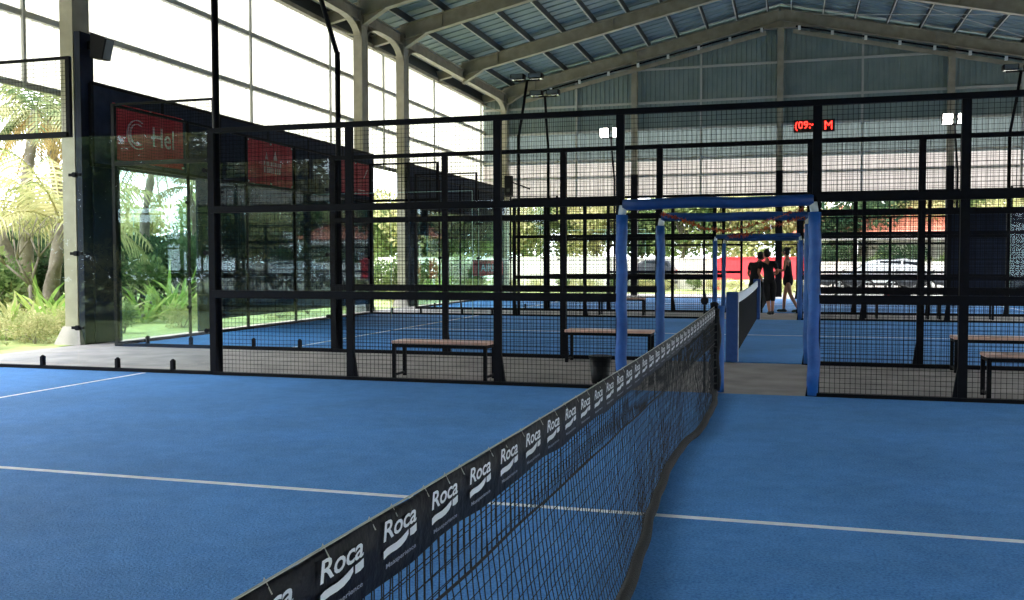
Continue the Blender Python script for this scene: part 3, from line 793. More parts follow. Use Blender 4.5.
# speaker on corner
R = thing('speaker', (-10.62, 38.3, 4.3), 'small black speaker box on the corner column by the gable wall', 'speaker')
MB().box(-.16, .16, -.14, .14, -.15, .7).build('cabinet', 'black', R, bevel=.02)
MB().bar((.1, 0, .45), (.95, -.1, .12), .06, .06).build('arm', 'black', R)
MB().tube([(0, -.142, .1), (0, -.15, .1)], .1, 14).build('cone', 'rubber', R)
# LED clock
R = thing('led_clock', (1.55, 38.6, 6.4), 'red lit digital clock hanging on the gable wall', 'clock', world=True)
MB().box(.82, 2.34, 38.55, 38.68, 6.38, 6.86).build('case', 'ledbox', R)
vf = text_mesh('(09:4', 1.0, .0); a0, a1, c0, c1 = fit(vf)
b = MB(); put(b, vf, lambda x, y, z: (.88+(x-a0)/(a1-a0)*.78, 38.54, 6.44+(y-c0)/(c1-c0)*.36))
vf = text_mesh('M', 1.0, .0); a0, a1, c0, c1 = fit(vf)
put(b, vf, lambda x, y, z: (1.97+(x-a0)/(a1-a0)*.28, 38.54, 6.46+(y-c0)/(c1-c0)*.32)); b.build('digits', 'led', R)

# windscreen behind the last fence, right corner
R = thing('windscreen', (8, YC2-.12, 0), 'black windscreen on the right corner of the last fence', 'windscreen', world=True)
MB().box(6.05, 8.0, YC2-.13, YC2-.10, .1, 3.15).build('screen_panel', 'navy2', R); MB().box(8.02, 10.0, YC2-.13, YC2-.10, .1, 3.15).build('screen_panel', 'navy2', R)
f = MB(); f.box(6.0, 10.0, YC2-.14, YC2-.09, 3.13, 3.19); f.box(6.0, 6.06, YC2-.14, YC2-.09, 0, 3.15); f.box(9.95, 10.0, YC2-.14, YC2-.09, 0, 3.15); f.build('frame', 'black', R)

# ------------------------------------------------------------------ vegetation
def blade(b, base, dirv, L, W, droop, n=6, fold=0):
    d = Vector(dirv).normalized(); p = Vector(base); side = d.cross(Vector((0, 0, 1)))
    if side.length < .05: side = Vector((1, 0, 0))
    side.normalize(); k = len(b.v)
    for i in range(n+1):
        t = i/n; w = W*(.25+1.5*t*(1-t)*1.6)*(1-t**4)+.002
        b.v += [tuple(p-side*w/2), tuple(p+side*w/2)]
        d = (d+Vector((0, 0, -droop/n))).normalized(); p = p+d*(L/n)
    for i in range(n): b.f.append((k+2*i, k+2*i+1, k+2*i+3, k+2*i+2))
def mk_spiky(seed, L=1.3, W=.13, N=26, m='leaf_bright'):
    random.seed(seed); R = thing('leafy_plant', (0, 0, 0), 'x', 'plant')
    b = MB()
    for i in range(N):
        a = random.uniform(0, 2*pi); e = random.uniform(.35, 1.35); r = random.uniform(0, .18)
        blade(b, (r*cos(a), r*sin(a), 0), (cos(a)*cos(e), sin(a)*cos(e), sin(e)), L*random.uniform(.65, 1.15), W*random.uniform(.7, 1.2), random.uniform(.5, 1.6))
    b.build('leaves', m, R); s = MB(); s.tube([(0, 0, -.05), (0, 0, .25)], .05, 8); s.build('stem', 'bark', R)
    return R
def mk_bush(seed, rx, rz, N, m, ls=.12, nm='bush', cat='bush'):
    random.seed(seed); R = thing(nm, (0, 0, 0), 'x', cat); b = MB()
    C = [(random.uniform(-.6, .6)*rx, random.uniform(-.6, .6)*rx, random.uniform(.3, .9)*rz, random.uniform(.3, .5)) for _ in range(9)]
    for i in range(N):
        c = random.choice(C); v = Vector((random.gauss(0, 1), random.gauss(0, 1), random.gauss(0, 1))).normalized()*(random.random()**.35)
        p = Vector((c[0]+v.x*rx*c[3], c[1]+v.y*rx*c[3], max(.02, c[2]+v.z*rz*c[3]*.8)))
        d = (v+Vector((random.uniform(-.6, .6), random.uniform(-.6, .6), random.uniform(-.3, .6)))).normalized()
        s_ = d.cross(Vector((random.uniform(-1, 1), random.uniform(-1, 1), 1))).normalized(); l = ls*random.uniform(.6, 1.4)
        b.q(p, p+d*l*.5+s_*l*.28, p+d*l, p+d*l*.5-s_*l*.28)
    b.build('foliage', m, R)
    s = MB()
    for c in C[:5]: s.tube([(0, 0, -.05), (c[0]*.4, c[1]*.4, c[2]*.4), c[:3]], .03, 6, rs=[.035, .022, .01])
    s.build('stems', 'bark', R); return R
def mk_tree(seed, h, r, N, m, ls=.26):
    random.seed(seed); R = thing('tree', (0, 0, 0), 'x', 'tree'); b = MB()
    C = []
    for _ in range(13):
        a = random.uniform(0, 2*pi); q = r*random.uniform(.1, .75); C.append((q*cos(a), q*sin(a), h*random.uniform(.42, .88), r*random.uniform(.3, .5)))
    for i in range(N):
        c = random.choice(C); v = Vector((random.gauss(0, 1), random.gauss(0, 1), random.gauss(0, 1))).normalized()*(random.random()**.4)
        p = Vector((c[0]+v.x*c[3], c[1]+v.y*c[3], c[2]+v.z*c[3]*.75))
        d = (v+Vector((random.uniform(-.7, .7), random.uniform(-.7, .7), random.uniform(-.5, .5)))).normalized()
        s_ = d.cross(Vector((random.uniform(-1, 1), random.uniform(-1, 1), 1))).normalized(); l = ls*random.uniform(.6, 1.4)
        b.q(p, p+d*l*.5+s_*l*.3, p+d*l, p+d*l*.5-s_*l*.3)
    b.build('crown', m, R)
    s = MB(); s.tube([(0, 0, -.1), (.05, 0, h*.25), (0, .08, h*.5)], .12, 10, rs=[.16, .11, .08])
    for c in C: s.tube([(0, .05, h*.36), (c[0]*.5, c[1]*.5, (h*.4+c[2])/2), c[:3]], .05, 6, rs=[.06, .035, .012])
    s.build('trunk', 'bark', R, True); return R
def mk_palm(seed, h, fl, nf, m='leaf_palm', dry=5, lean=.3):
    random.seed(seed); R = thing('palm_tree', (0, 0, 0), 'x', 'palm')
    s = MB(); P = [(lean*(i/8)**2, .1*sin(i), h*i/8) for i in range(9)]; s.tube(P, .15, 10, rs=[.2-.09*i/8+.008*(i % 2) for i in range(9)]); s.build('trunk', 'bark', R, True)
    top = Vector(P[-1])
    def fronds(n, m, lo, hi, dr):
        b = MB()
        for k in range(n):
            a = 2*pi*k/n+random.uniform(-.3, .3); e = random.uniform(lo, hi); d = Vector((cos(a)*cos(e), sin(a)*cos(e), sin(e))); p = top.copy(); N = 22; L = fl*random.uniform(.8, 1.1); pr_ = []
            for i in range(N+1):
                pr_.append(p.copy()); side = d.cross(Vector((0, 0, 1)));
                if side.length < .05: side = Vector((1, 0, 0))
                side.normalize()
                if i > 2:
                    ll = L*.30*sin(pi*min(1, .15+i/N*.85))+.05
                    for sg in (-1, 1):
                        dd = (side*sg*.8+d*.55+Vector((0, 0, -.45+random.uniform(-.25, .1)))).normalized(); w = d*.028
                        q1 = p+dd*ll*.55; q2 = p+dd*ll+Vector((0, 0, -ll*.25)); b.q(p-w, p+w, q1+w*.8, q1-w*.8); b.q(q1-w*.8, q1+w*.8, q2+w*.1, q2-w*.1)
                d = (d+Vector((0, 0, -dr/N*(.5+i/N*1.2)))).normalized(); p = p+d*L/N
            b.tube(pr_[::3], .02, 5)
        return b
    fronds(nf, m, -.1, 1.2, 1.5).build('fronds', m, R)
    if dry: fronds(dry, 'leaf_dry', -.9, -.2, 1.0).build('dry_fronds', 'leaf_dry', R)
    return R
def place(o, x, y, s=1, rz=0, label=None, group=None, first=[None]):
    """first use moves the original, later uses copy it"""
    if o.get('_used'): o = copy_tree(o)
    o['_used'] = 1; o.location = (x, y, -.02); o.scale = (s, s, s); o.rotation_euler = (0, 0, rz)
    if label: o['label'] = label
    if group: o['group'] = group
    return o
RR = random.Random(11)
sp = [mk_spiky(1), mk_spiky(2, 1.1, .16, 22, 'leaf_yellow'), mk_spiky(3, 1.5, .14, 30)]
bu = [mk_bush(4, 1.0, 1.3, 2200, 'leaf_mid'), mk_bush(5, 1.2, 1.0, 2400, 'leaf_yellow', .1), mk_bush(6, 1.3, 1.8, 2600, 'leaf_dark', .14)]
# low bright ground planting and spiky plants seen through the left corner glass
for i, (u, x, s) in enumerate([(.02, -13.0, .75), (.3, -13.4, .8), (.62, -13.2, .8), (.9, -14.0, .95), (.15, -14.6, .95), (.48, -15.2, 1.0), (.75, -15.4, 1.1), (.1, -16.6, 1.1)]):
    y = -.1+(.75-x)*(1.02+.13*u)
    place(sp[i % 3], x, y, s, RR.uniform(0, 6), 'bright yellow green long leafed plant outside the left glass corner', 'bright leafy plants outside the left glass corner')
for i in range(9):
    x = -12.0-.55*(i % 3); y = 12.3+i*.42
    place(bu[1], x, y, .42, RR.uniform(0, 6), 'low yellow green ground cover bush along the left concrete edge', 'low ground cover along the left concrete edge')
for i in range(7):
    x = -13.3-RR.uniform(0, 1.6); y = -.1+(.75-x)*RR.uniform(1.22, 1.5)
    place(sp[(i+2) % 3], x, y, .85+.3*RR.random(), RR.uniform(0, 6), 'bright long leafed plant seen through the opening in the dark windscreen', 'plants seen through the windscreen opening')
for i in range(12):
    x = -11.6-RR.uniform(0, .8); y = 15.8+i*1.9
    place(bu[1] if i % 2 else bu[0], x, y, .4, RR.uniform(0, 6), 'low bush growing along the outside foot of the windscreens', 'low bushes at the foot of the windscreens')
for i in range(12):
    x = -13-RR.uniform(0, 2.5); y = -.1+(.75-x)*RR.uniform(2.1, 3.4)
    place(sp[i % 3] if i % 3 else bu[0], x, y, 1.1, RR.uniform(0, 6), 'leafy garden plant beyond the third grey column', 'garden plants beyond the third column')
for i in range(16):
    t = 17.5+RR.uniform(0, 4); r = [1.0, 1.08, 1.16, 1.26, 1.36, 1.46][i % 6]+RR.uniform(-.03, .03)
    place(bu[2 if i % 3 else 0], .75-t, -.1+t*r, 1.15, RR.uniform(0, 6), 'dark green rounded bush standing behind the bright leafy plants', 'dark bushes behind the bright plants')
tr = [mk_tree(21, 5.4, 2.6, 5200, 'leaf_mid'), mk_tree(22, 5.8, 2.8, 5200, 'leaf_yellow'), mk_tree(23, 5.0, 3.0, 5600, 'leaf_dark')]
for i in range(15):
    t = 26+RR.uniform(0, 7); r = .95+i*.17
    place(tr[(0, 2, 1, 0)[i % 4]], .75-t, -.1+t*r, .62+.25*RR.random()+(.25 if i > 4 else 0), RR.uniform(0, 6), 'garden tree in the loose belt of trees left of the hall', 'trees left of the hall')
pm = mk_palm(31, 5.3, 2.4, 15); pm2 = mk_palm(32, 2.3, 2.6, 13, 'leaf_yellow', 0); pm3 = mk_palm(33, 4.6, 2.6, 16, 'leaf_palm', 0)
place(pm, -18.0, 19.7, 1, .4, 'tall palm with a dry frond skirt, leftmost at the picture edge')
place(pm, -18.6, 21.4, 1.02, 2.2, 'tall palm with a dry frond skirt, next to the grey column')
place(pm2, -15.6, 17.9, 1, 1.0, 'short palm with pale arching fronds behind the bright plants')
place(pm2, -17.3, 18.6, .95, 3.0, 'second short palm with pale fronds, behind the first')
place(pm3, -19.0, 25.7, 1, 0, 'green palm seen through the windscreen opening, left one')
place(pm3, -18.4, 27.4, .85, 2, 'green palm seen through the windscreen opening, right one')
# bare branching shrub
R = thing('bare_shrub', (-15.4, 17.1, 0), 'bare forked shrub without leaves between the short palm and the column', 'shrub')
b = MB(); random.seed(5)
def grow(p, d, L, r, k):
    q = p+d*L; b.tube([p, q], r, 6, rs=[r, r*.7])
    if k: 
        for _ in range(2 if k < 3 else 3): grow(q, (d+Vector((random.uniform(-.8, .8), random.uniform(-.8, .8), random.uniform(-.1, .5)))).normalized(), L*.72, r*.66, k-1)
grow(Vector((0, 0, 0)), Vector((0, 0, 1)), .9, .05, 4); b.build('branches', 'bark', R, True)
for i in range(15):  # unseen hedge added so the left glass mirrors less bright sky
    place(bu[i % 3], -16.5-RR.uniform(0, 1), 10.5-i*2.6, 1.7, RR.uniform(0, 6), 'tall added hedge bush out of view on the camera side, left of the hall', 'added hedge left of the camera')
for i in range(16):  # hedge added out of view to dim light and reflections from the right
    place(bu[i % 3], 16.5+RR.uniform(0, 1), 40-i*3.4, 1.7, RR.uniform(0, 6), 'tall added hedge bush along the open right side of the hall, out of view', 'added hedge right of the hall')
for i in range(16):  # unseen trees added to turn the left glass reflection dark green
    place(tr[i % 3], -21-RR.uniform(0, 5), 12-i*3.2, .95+.2*RR.random(), RR.uniform(0, 6), 'added garden tree out of view on the camera side, left of the hall', 'added trees left of the camera')
for i in range(20):  # unseen tree belt added to darken what the end glass reflects
    place(tr[i % 3], 20+RR.uniform(0, 4), 44-i*4.0, .95+.2*RR.random(), RR.uniform(0, 6), 'added garden tree along the open right side of the hall, out of view', 'added trees right of the hall')
# tree belt behind the gable end
for i in range(20):
    x = -27+i*2.35+RR.uniform(-.6, .6); y = 56+RR.uniform(0, 5)
    place(tr[(1, 0, 1, 2, 0)[i % 5]], x, y, .85+.3*RR.random(), RR.uniform(0, 6), 'leafy tree in the belt beyond the open gable end', 'trees beyond the open gable end')
for i in range(16):
    x = -14.5+i*1.05+RR.uniform(-.3, .3)
    if x > 1.4: break
    place(bu[(1, 0, 1)[i % 3]], x, 44.5+RR.uniform(0, 2), .5, RR.uniform(0, 6), 'low yellow green bush in front of the far white wall', 'low bushes in front of the far wall')
for i in range(9):
    place(bu[(0, 2, 1)[i % 3]], 1.5+i*1.15, 53+RR.uniform(0, .4), 1.2, RR.uniform(0, 6), 'green bush between the parked car and the house', 'bushes behind the parked car')
# white boundary walls and red hoarding
def gwall(x0, x1, y, z1, label, m='whitepaint', nm='boundary_wall', z0=0):
    R = thing(nm, (x0, y, 0), label, 'wall' if nm == 'boundary_wall' else 'hoarding', world=True)
    MB().box(x0, x1, y, y+.14, z0, z1).build('panel', m, R)
    MB().box(x0, x1, y-.03, y+.17, z1, z1+.07).build('coping', m, R)
    b = MB(); x = x0
    while x <= x1+.01: b.box(x-.09, x+.09, y-.04, y, 0, z1); x += (x1-x0)/max(1, round((x1-x0)/3))
    b.build('piers', m, R)
gwall(-22, -7.6, 49, 1.6, 'low white garden wall beyond the far court, left part')
gwall(-7.2, -2.8, 48.5, 1.5, 'short white garden wall between the dark car and the red hoarding')
gwall(-2.6, 1.7, 47.5, 1.55, 'red hoarding behind the three people', mat('red_hoarding', (214, 58, 70), .7), 'hoarding', .5)
gwall(1.9, 12, 51.5, 1.3, 'long white wall behind the silver car')
# house
R = thing('house', (5.5, 60, 0), 'white house with a terracotta tiled roof behind the silver car', 'house', world=True)
MB().box(1.2, 10.5, 57, 63, 0, 2.95).build('wall', 'whitepaint', R)
b = MB(); z0, z1 = 2.9, 4.7
b.v += [(.6, 56.3, z0), (11.1, 56.3, z0), (11.1, 63.7, z0), (.6, 63.7, z0), (3.6, 60, z1), (8.2, 60, z1)]
b.f += [(0, 1, 5, 4), (1, 2, 5), (2, 3, 4, 5), (3, 0, 4), (3, 2, 1, 0)]; ro_ = b.build('roof', 'tile', R)
b = MB()
for i in range(24): xx = .9+i*.43; b.bar((xx, 56.35, z0+.04), (min(max(xx, 3.6), 8.2), 60, z1+.03), .1, .05)
b.build('roof_tiles', 'tile', R)
for x in (2.2, 5.2, 8.2):
    wf = MB().box(x, x+1.1, 56.93, 57.0, 1.0, 2.2).build('window', 'girt', R); MB().box(x+.08, x+1.02, 56.9, 56.94, 1.08, 2.12).build('pane', 'carglass', wf)
MB().box(4.0, 4.9, 56.93, 57, 0, 2.1).build('door', 'bark', R)
MB().box(.9, 10.8, 54.6, 57, 2.55, 2.7).build('awning', 'whitepaint', R)
for x in (1.2, 4.2, 7.4, 10.4): MB().box(x-.07, x+.07, 54.7, 54.84, 0, 2.55).build('porch_post', 'whitepaint', R)
# cars
def car(x, y, L, label, paint, hatch=True, rz=0):
    R = thing('car', (x, y, 0), label, 'car', rz=rz); W = 1.65
    prof = [(-.5, .32), (-.5, .62), (-.485, .78), (-.30, .93), (-.16, 1.36), (-.06, 1.46), (.25, 1.5), (.40, 1.42), (.475, 1.02), (.5, .86), (.5, .34)]
    b = MB(); n = len(prof)
    for sgn, ins in ((-1, 0), (1, 0)):
        for px, z in prof: b.v.append((px*L, sgn*(W/2-(.16 if z > 1.0 else 0)), z))
    b.f.append(tuple(range(n))); b.f.append(tuple(range(n, 2*n))[::-1])
    for i in range(n): j = (i+1) % n; b.f.append((i, i+n, j+n, j))
    b.build('body', paint, R, bevel=.04)
    gl = MB()
    for sgn in (-1, 1):
        yy = sgn*(W/2-.12); 
        for (a, c, d, e) in (((-.26, .98), (-.04, .98), (-.05, 1.38), (-.15, 1.32)), ((-.02, .98), (.20, .98), (.2, 1.4), (-.03, 1.4)), ((.22, .98), (.42, 1.0), (.37, 1.36), (.22, 1.4))):
            gl.q(*[(p[0]*L, yy+sgn*(.045 if p[1] < 1.1 else -.02), p[1]) for p in (a, c, d, e)])
    gl.build('side_windows', 'carglass', R)
    gl = MB(); gl.q((-.302*L, -.62, .96), (-.302*L, .62, .96), (-.165*L, .58, 1.36), (-.165*L, -.58, 1.36)); gl.build('windscreen', 'carglass', R)
    gl = MB(); gl.q((.477*L, -.6, 1.06), (.477*L, .6, 1.06), (.412*L, .56, 1.4), (.412*L, -.56, 1.4)); gl.build('rear_window', 'carglass', R)
    for px in (-.31, .31):
        for sgn in (-1, 1):
            w_ = MB().tube([(px*L, sgn*(W/2-.18), .32), (px*L, sgn*(W/2+.02), .32)], .32, 20).build('wheel', 'rubber', R)
            MB().tube([(px*L, sgn*(W/2+.0), .32), (px*L, sgn*(W/2+.035), .32)], .19, 14).build('hub', 'chrome', w_)
    MB().box(-.508*L, -.47*L, -.7, -.45, .62, .76).build('headlight', 'collar', R); MB().box(-.508*L, -.47*L, .45, .7, .62, .76).build('headlight', 'collar', R)
    MB().box(.48*L, .505*L, -.74, -.55, .8, 1.0).build('tail_light', 'taillight', R); MB().box(.48*L, .505*L, .55, .74, .8, 1.0).build('tail_light', 'taillight', R)
    MB().box(-.505*L, .505*L, -W/2-.01, W/2+.01, .3, .42).build('sill', 'rubber', R)
    return R
car(4.75, 46.5, 3.9, 'silver car parked beyond the gable end, facing left', 'carpaint')
car(-6.0, 47.4, 2.6, 'dark car partly seen in front of the short white wall', 'cardark')
def motorbike(x, y, label, rz=0):
    R = thing('motorbike', (x, y, 0), label, 'motorbike', rz=rz)
    for s in (-1, 1):
        b = MB(); P = [(s*.62+.27*cos(a), 0, .29+.27*sin(a)) for a in [2*pi*i/16 for i in range(17)]]; b.tube(P, .045, 6); wl = b.build('wheel', 'rubber', R)
        b = MB()
        for i in range(5): a = 2*pi*i/5; b.bar((s*.62, 0, .29), (s*.62+.25*cos(a), 0, .29+.25*sin(a)), .02, .02, up=(0, 1, 0))
        b.build('spokes', 'chrome', wl)
    b = MB(); b.tube([(-.5, 0, .75), (-.3, 0, .5), (.1, 0, .42), (.4, 0, .6), (.75, 0, .72)], .12, 10, rs=[.09, .14, .15, .15, .06]); b.build('body', 'cardark', R, True)
    MB().box(-.05, .65, -.12, .12, .72, .82).build('seat', 'rubber', R, bevel=.03)
    MB().tube([(-.62, 0, .3), (-.45, 0, 1.0)], .035, 8).build('fork', 'chrome', R)
    MB().tube([(-.4, -.33, 1.03), (-.47, 0, 1.0), (-.4, .33, 1.03)], .02, 8).build('handlebar', 'black', R)
    MB().sphere((-.55, 0, .9), .09, .08, .09).build('headlamp', 'collar', R, True)
motorbike(2.25, 44.6, 'dark motorbike parked just left of the silver car'); motorbike(3.4, 43.9, 'dark motorbike parked in front of the silver car', .2)
motorbike(5.6, 43.8, 'dark motorbike parked before the silver car tail', -.15); motorbike(7.2, 44.8, 'dark motorbike parked right of the silver car', .1)
for o in bpy.data.objects:
    if '_used' in o: del o['_used']
for o in [o for o in bpy.data.objects if o.get('label') == 'x']: o['label'] = 'garden plant'
# ------------------------------------------------------------------ people
def skinmesh(V, Ed, Rd, sub=2):
    me = bpy.data.meshes.new('s'); me.from_pydata([tuple(v) for v in V], Ed, []); o = bpy.data.objects.new('s', me); col.objects.link(o)
    m = o.modifiers.new('k', 'SKIN'); me.skin_vertices or None
    if not me.skin_vertices:
        bpy.context.view_layer.objects.active = o
        bm = bmesh.new(); bm.from_mesh(me); bm.verts.layers.skin.verify(); bm.to_mesh(me); bm.free()
    for i, r in enumerate(Rd):
        sv = me.skin_vertices[0].data[i]; sv.radius = (r, r) if not isinstance(r, tuple) else r; sv.use_root = (i == 0)
    m.use_smooth_shade = True; m.branch_smoothing = .6
    s = o.modifiers.new('s', 'SUBSURF'); s.levels = sub; s.render_levels = sub
    bpy.context.view_layer.update(); dg = bpy.context.evaluated_depsgraph_get()
    ev = bpy.data.meshes.new_from_object(o.evaluated_get(dg)); vf = ([tuple(v.co) for v in ev.vertices], [tuple(p.vertices) for p in ev.polygons])
    bpy.data.objects.remove(o); return vf
def person(loc, rz, label, J, clothes, hair):
    """J: joints in local metres, +y is the way the person faces"""
    R = thing('person', loc, label, 'person', rz=rz)
    j = {k: Vector(v) for k, v in J.items()}
    j['hem'] = j['pelvis']+Vector((0, 0, -.11)); j['skirt_hem'] = j['pelvis']+Vector((0, .01, -.30)); j['waist'] = j['pelvis']+Vector((0, 0, .12))
    names = ['pelvis', 'belly', 'chest', 'neck', 'headb', 'hipL', 'kneeL', 'ankL', 'hipR', 'kneeR', 'ankR', 'shL', 'elL', 'wrL', 'shR', 'elR', 'wrR']
    rad = [(.12, .10), (.105, .09), (.13, .1), .052, .05, .088, .058, .038, .088, .058, .038, .05, .036, .026, .05, .036, .026]
    ix = {n: i for i, n in enumerate(names)}
    Ed = [('pelvis', 'belly'), ('belly', 'chest'), ('chest', 'neck'), ('neck', 'headb'), ('pelvis', 'hipL'), ('hipL', 'kneeL'), ('kneeL', 'ankL'), ('pelvis', 'hipR'), ('hipR', 'kneeR'), ('kneeR', 'ankR'),
          ('chest', 'shL'), ('shL', 'elL'), ('elL', 'wrL'), ('chest', 'shR'), ('shR', 'elR'), ('elR', 'wrR')]
    vf = skinmesh([j[n] for n in names], [(ix[a], ix[b]) for a, b in Ed], rad)
    B = MB(); put(B, vf, lambda x, y, z: (x, y, z))
    # head
    H = j['head']; f = Vector(J.get('face', (0, 1, 0))).normalized(); sd_ = f.cross(Vector((0, 0, 1))).normalized(); k = len(B.v)
    HM = MB(); HM.sphere((0, 0, 0), .074, .092, .115, 18, 14); nv_ = []
    for x, y, z in HM.v:
        if z < -.03: x *= 1-.28*min(1, (-.03-z)/.08); y = y*(1-.1*min(1, (-.03-z)/.08))+(.006 if y > 0 else .012)
        if y > .06 and abs(x) < .016 and -.035 < z < .02: y += .022
        nv_.append(H+sd_*x+f*y+Vector((0, 0, z)))
    B.v += [tuple(p) for p in nv_]; B.f += [tuple(k+i for i in q) for q in HM.f]
    B.tube([tuple(H+f*.086+Vector((0, 0, .015))), tuple(H+f*.112+Vector((0, 0, -.026))), tuple(H+f*.088+Vector((0, 0, -.034)))], .01, 8, rs=[.006, .014, .008])
    for s in (-1, 1): B.sphere(tuple(H+sd_*s*.076-f*.005), .012, .02, .03, 8, 6)
    # hands
    for s in ('L', 'R'):
        w = j['wr'+s]; d = (w-j['el'+s]).normalized(); sx = d.cross(Vector((0, 0, 1)))
        if sx.length < .2: sx = d.cross(Vector((1, 0, 0)))
        sx.normalize(); up_ = sx.cross(d).normalized()
        B.tube([w-d*.02, w+d*.03, w+d*.085], .03, 10, rs=[.024, .036, .034])
        for q, L in ((-1.5, .062), (-.5, .074), (.5, .07), (1.5, .056)):
            b0 = w+d*.08+sx*q*.018; b1_ = b0+d*L*.5-up_*.012; b2_ = b1_+d*L*.35-up_*.03; B.tube([b0, b1_, b2_], .009, 6, rs=[.0095, .009, .007])
        t0 = w+d*.03-sx*.03; B.tube([t0, t0-sx*.025+d*.03, t0-sx*.022+d*.06-up_*.015], .011, 6, rs=[.012, .011, .008])
    B.build('body', 'skin', R, True)
    e = MB()
    for s in (-1, 1): e.sphere(tuple(H+sd_*s*.03+f*.085+Vector((0, 0, .01))), .011, .009, .008, 8, 6)
    e.build('eyes', 'eye', R, True)
    e = MB(); e.sphere(tuple(H+f*.09+Vector((0, 0, -.055))), .022, .01, .008, 8, 6); e.build('mouth', 'lip', R, True)
    # hair
    h = MB(); h.sphere(tuple(H-f*.014+Vector((0, 0, .022))), .087, .1, .108, 16, 12)
    if hair == 'bun': h.sphere(tuple(H-f*.1+Vector((0, 0, .07))), .05, .05, .05); h.sphere(tuple(H-f*.05+Vector((0, 0, -.03))), .07, .06, .08)
    if hair == 'short': h.sphere(tuple(H-f*.04+Vector((0, 0, -.01))), .08, .075, .09)
    ho = h.build('hair', 'hair', R, True)
    # clothes: grown round the same joints
    for nm, m, seg, rr in clothes:
        ns = list(dict.fromkeys([n for e_ in seg for n in e_[:2]])); P = {}; 
        for n in ns: P[n] = j[n] if n in j else None
        for n in ns:
            if n.startswith('half:'):
                _, a, b_, t_ = n.split(':'); P[n] = j[a].lerp(j[b_], float(t_))
        vf = skinmesh([P[n] for n in ns], [(ns.index(a), ns.index(b_)) for a, b_ in seg], [rr[n] for n in ns])
        b = MB(); put(b, vf, lambda x, y, z: (x, y, z)); b.build(nm, m, R, True)
    # shoes
    for s in ('L', 'R'):
        a = j['ank'+s]; t = Vector(J.get('toe'+s, (0, 1, 0))).normalized()
        b = MB(); fl_ = Vector((a.x, a.y, a.z-.085+.045))
        b.tube([fl_-t*.075, fl_-t*.04, fl_+t*.05, fl_+t*.14, fl_+t*.185], .05, 12, rs=[.03, .045, .045, .04, .02]); b.tube([fl_+Vector((0, 0, -.0)), a+Vector((0, 0, .015))], .042, 10, rs=[.045, .043])
        sh = b.build('shoe', clothes_shoe[0], R, True)
        b = MB(); b.bar(fl_-t*.09-Vector((0, 0, .036)), fl_+t*.18-Vector((0, 0, .036)), .075, .016); b.build('sole', 'sole', sh)
    return R
TOR = [('hem', 'pelvis'), ('pelvis', 'belly'), ('belly', 'chest'), ('chest', 'half:chest:neck:0.55')]
def shirt(slv=.75):
    seg = TOR+[('chest', 'shL'), ('shL', 'half:shL:elL:%s' % slv), ('chest', 'shR'), ('shR', 'half:shR:elR:%s' % slv)]
    return ('shirt', 'shirt', seg, {'hem': (.15, .13), 'pelvis': (.16, .14), 'belly': (.15, .13), 'chest': (.17, .14), 'half:chest:neck:0.55': .085, 'shL': .085, 'shR': .085, 'half:shL:elL:%s' % slv: .055, 'half:shR:elR:%s' % slv: .055})
def pants(to=1.0, nm='trousers', r=.078):
    seg = [('pelvis', 'half:pelvis:belly:0.4'), ('pelvis', 'hipL'), ('hipL', 'half:hipL:kneeL:%s' % min(to, 1)), ('pelvis', 'hipR'), ('hipR', 'half:hipR:kneeR:%s' % min(to, 1))]
    rr = {'pelvis': (.14, .12), 'half:pelvis:belly:0.4': (.125, .105), 'hipL': .105, 'hipR': .105, 'half:hipL:kneeL:%s' % min(to, 1): r, 'half:hipR:kneeR:%s' % min(to, 1): r}
    if to > 1:
        t = to-1
        for s in 'LR': seg.append(('half:hip%s:knee%s:%s' % (s, s, 1), 'half:knee%s:ank%s:%s' % (s, s, t))); rr['half:knee%s:ank%s:%s' % (s, s, t)] = .058
    return (nm, 'shirt', seg, rr)
# front person, seen from behind, black shirt, knee-length trousers, leaning slightly
clothes_shoe = ['shoeb']
person((.24, 25.35, 0), radians(8), 'person in black shirt and knee length trousers, back to camera, beside the net end',
    dict(pelvis=(0, 0, .92), belly=(-.02, .02, 1.08), chest=(-.05, .05, 1.28), neck=(-.06, .08, 1.44), headb=(-.06, .1, 1.5), head=(-.07, .13, 1.59), face=(-.5, .8, 0),
         hipL=(-.1, 0, .86), kneeL=(-.04, .05, .47), ankL=(.0, -.05, .085), hipR=(.1, 0, .86), kneeR=(.1, .1, .48), ankR=(.09, .1, .085),
         shL=(-.22, .04, 1.37), elL=(-.27, .06, 1.1), wrL=(-.2, .25, .98), shR=(.13, .06, 1.37), elR=(.22, .1, 1.1), wrR=(.12, .3, 1.02), toeL=(-.1, 1, 0), toeR=(.2, 1, 0)),
    [shirt(.7), pants(1.35)], 'short')
# person behind, half hidden, bent towards the first
person((-.16, 25.95, 0), radians(-30), 'person in black, half hidden behind the front one, leaning forward by the net end',
    dict(pelvis=(0, 0, .9), belly=(0, .04, 1.06), chest=(.02, .12, 1.25), neck=(.03, .18, 1.4), headb=(.03, .21, 1.45), head=(.04, .26, 1.53), face=(.3, .9, -.1),
         hipL=(-.1, 0, .85), kneeL=(-.12, .08, .47), ankL=(-.12, 0, .085), hipR=(.1, 0, .85), kneeR=(.1, .06, .47), ankR=(.1, -.06, .085),
         shL=(-.17, .1, 1.34), elL=(-.24, .08, 1.06), wrL=(-.2, .22, .86), shR=(.19, .12, 1.34), elR=(.25, .2, 1.08), wrR=(.16, .38, .98)),
    [shirt(.7), pants(1.9)], 'short')
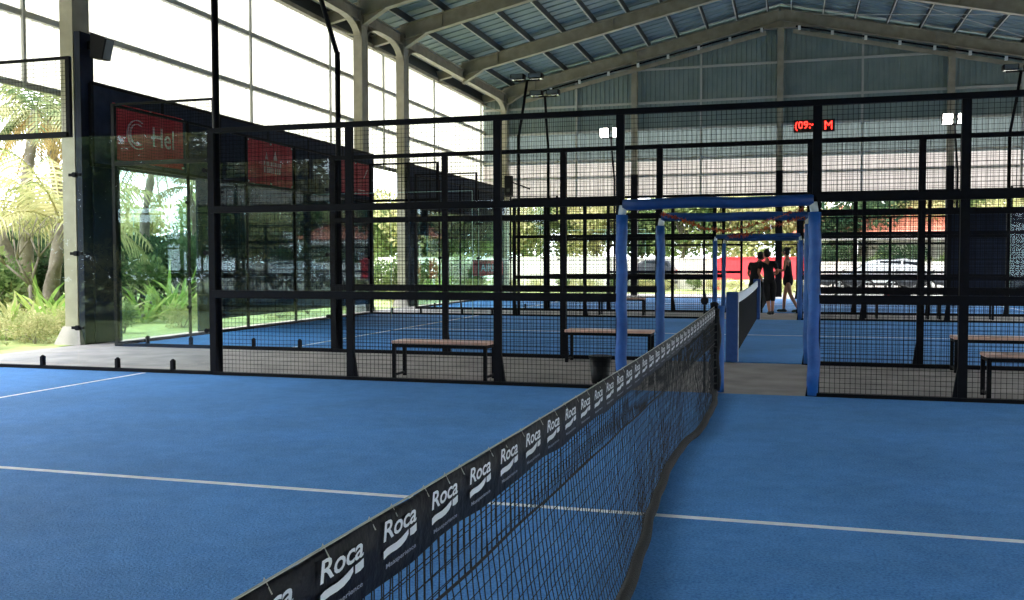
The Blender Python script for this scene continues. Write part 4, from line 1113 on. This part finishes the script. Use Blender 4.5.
# woman on the right in tank top and short skirt
clothes_shoe = ['shoe']
person((.70, 26.75, 0), radians(70), 'woman in black tank top and short skirt, hair tied up, turned left, stepping',
    dict(pelvis=(0, 0, .98), belly=(0, .01, 1.13), chest=(0, .03, 1.33), neck=(0, .03, 1.5), headb=(0, .04, 1.56), head=(0, .07, 1.65), face=(.1, 1, -.05),
         hipL=(-.09, 0, .92), kneeL=(-.06, -.08, .5), ankL=(-.03, -.3, .1), hipR=(.09, 0, .92), kneeR=(.08, .12, .5), ankR=(.06, .14, .085),
         shL=(-.17, .02, 1.42), elL=(-.23, .03, 1.15), wrL=(-.12, .26, 1.12), shR=(.17, .02, 1.42), elR=(.24, .04, 1.15), wrR=(.1, .28, 1.15), toeL=(0, 1, -.15), toeR=(0, 1, 0)),
    [('tank_top', 'shirt', TOR, {'hem': (.13, .11), 'pelvis': (.14, .12), 'belly': (.13, .11), 'chest': (.15, .12), 'half:chest:neck:0.55': .062}),
     ('skirt', 'shirt', [('waist', 'pelvis'), ('pelvis', 'skirt_hem')], {'waist': (.12, .105), 'pelvis': (.155, .14), 'skirt_hem': (.19, .17)})], 'bun')
# ------------------------------------------------------------------ world, sun, camera
w = bpy.data.worlds.new('sky'); S.world = w; w.use_nodes = True
bg = w.node_tree.nodes['Background']; bg.inputs['Color'].default_value = (.88, .945, 1.0, 1); bg.inputs['Strength'].default_value = 3.6
sd = bpy.data.lights.new('sun', 'SUN'); sd.energy = 1.5; sd.angle = radians(3); sd.color = (1, .95, .85)
so = bpy.data.objects.new('sun', sd); col.objects.link(so); so.rotation_euler = (radians(28), radians(-14), 0)

cd_ = bpy.data.cameras.new('camera'); cam = bpy.data.objects.new('camera', cd_); col.objects.link(cam)
f_, pt, ya, ro = 950.3, .0397, -.2847, -.0018
cd_.sensor_width = 36; cd_.lens = f_/1024*36; cd_.clip_start = .05; cd_.clip_end = 400
fw = Vector((sin(ya)*cos(pt), cos(ya)*cos(pt), -sin(pt))); rt = Vector((cos(ya), -sin(ya), 0)); up = rt.cross(fw)
r2 = rt*cos(ro)+up*sin(ro); u2 = -rt*sin(ro)+up*cos(ro)
mt = Matrix((r2, u2, -fw)).transposed().to_4x4(); mt.translation = Vector((.749, -.099, 1.379)); cam.matrix_world = mt
S.camera = cam
S.view_settings.view_transform = 'Standard'; S.view_settings.look = 'None'; S.view_settings.gamma = 1; S.view_settings.use_curve_mapping = False
S.view_settings.exposure = 1.5
c = S.cycles if hasattr(S, 'cycles') else None

S.cycles.use_denoising = True; S.cycles.max_bounces = 10; S.cycles.diffuse_bounces = 5; S.cycles.transparent_max_bounces = 24; S.cycles.caustics_reflective = False; S.cycles.caustics_refractive = False
for o in bpy.data.objects:
    if '_w' in o: del o['_w']
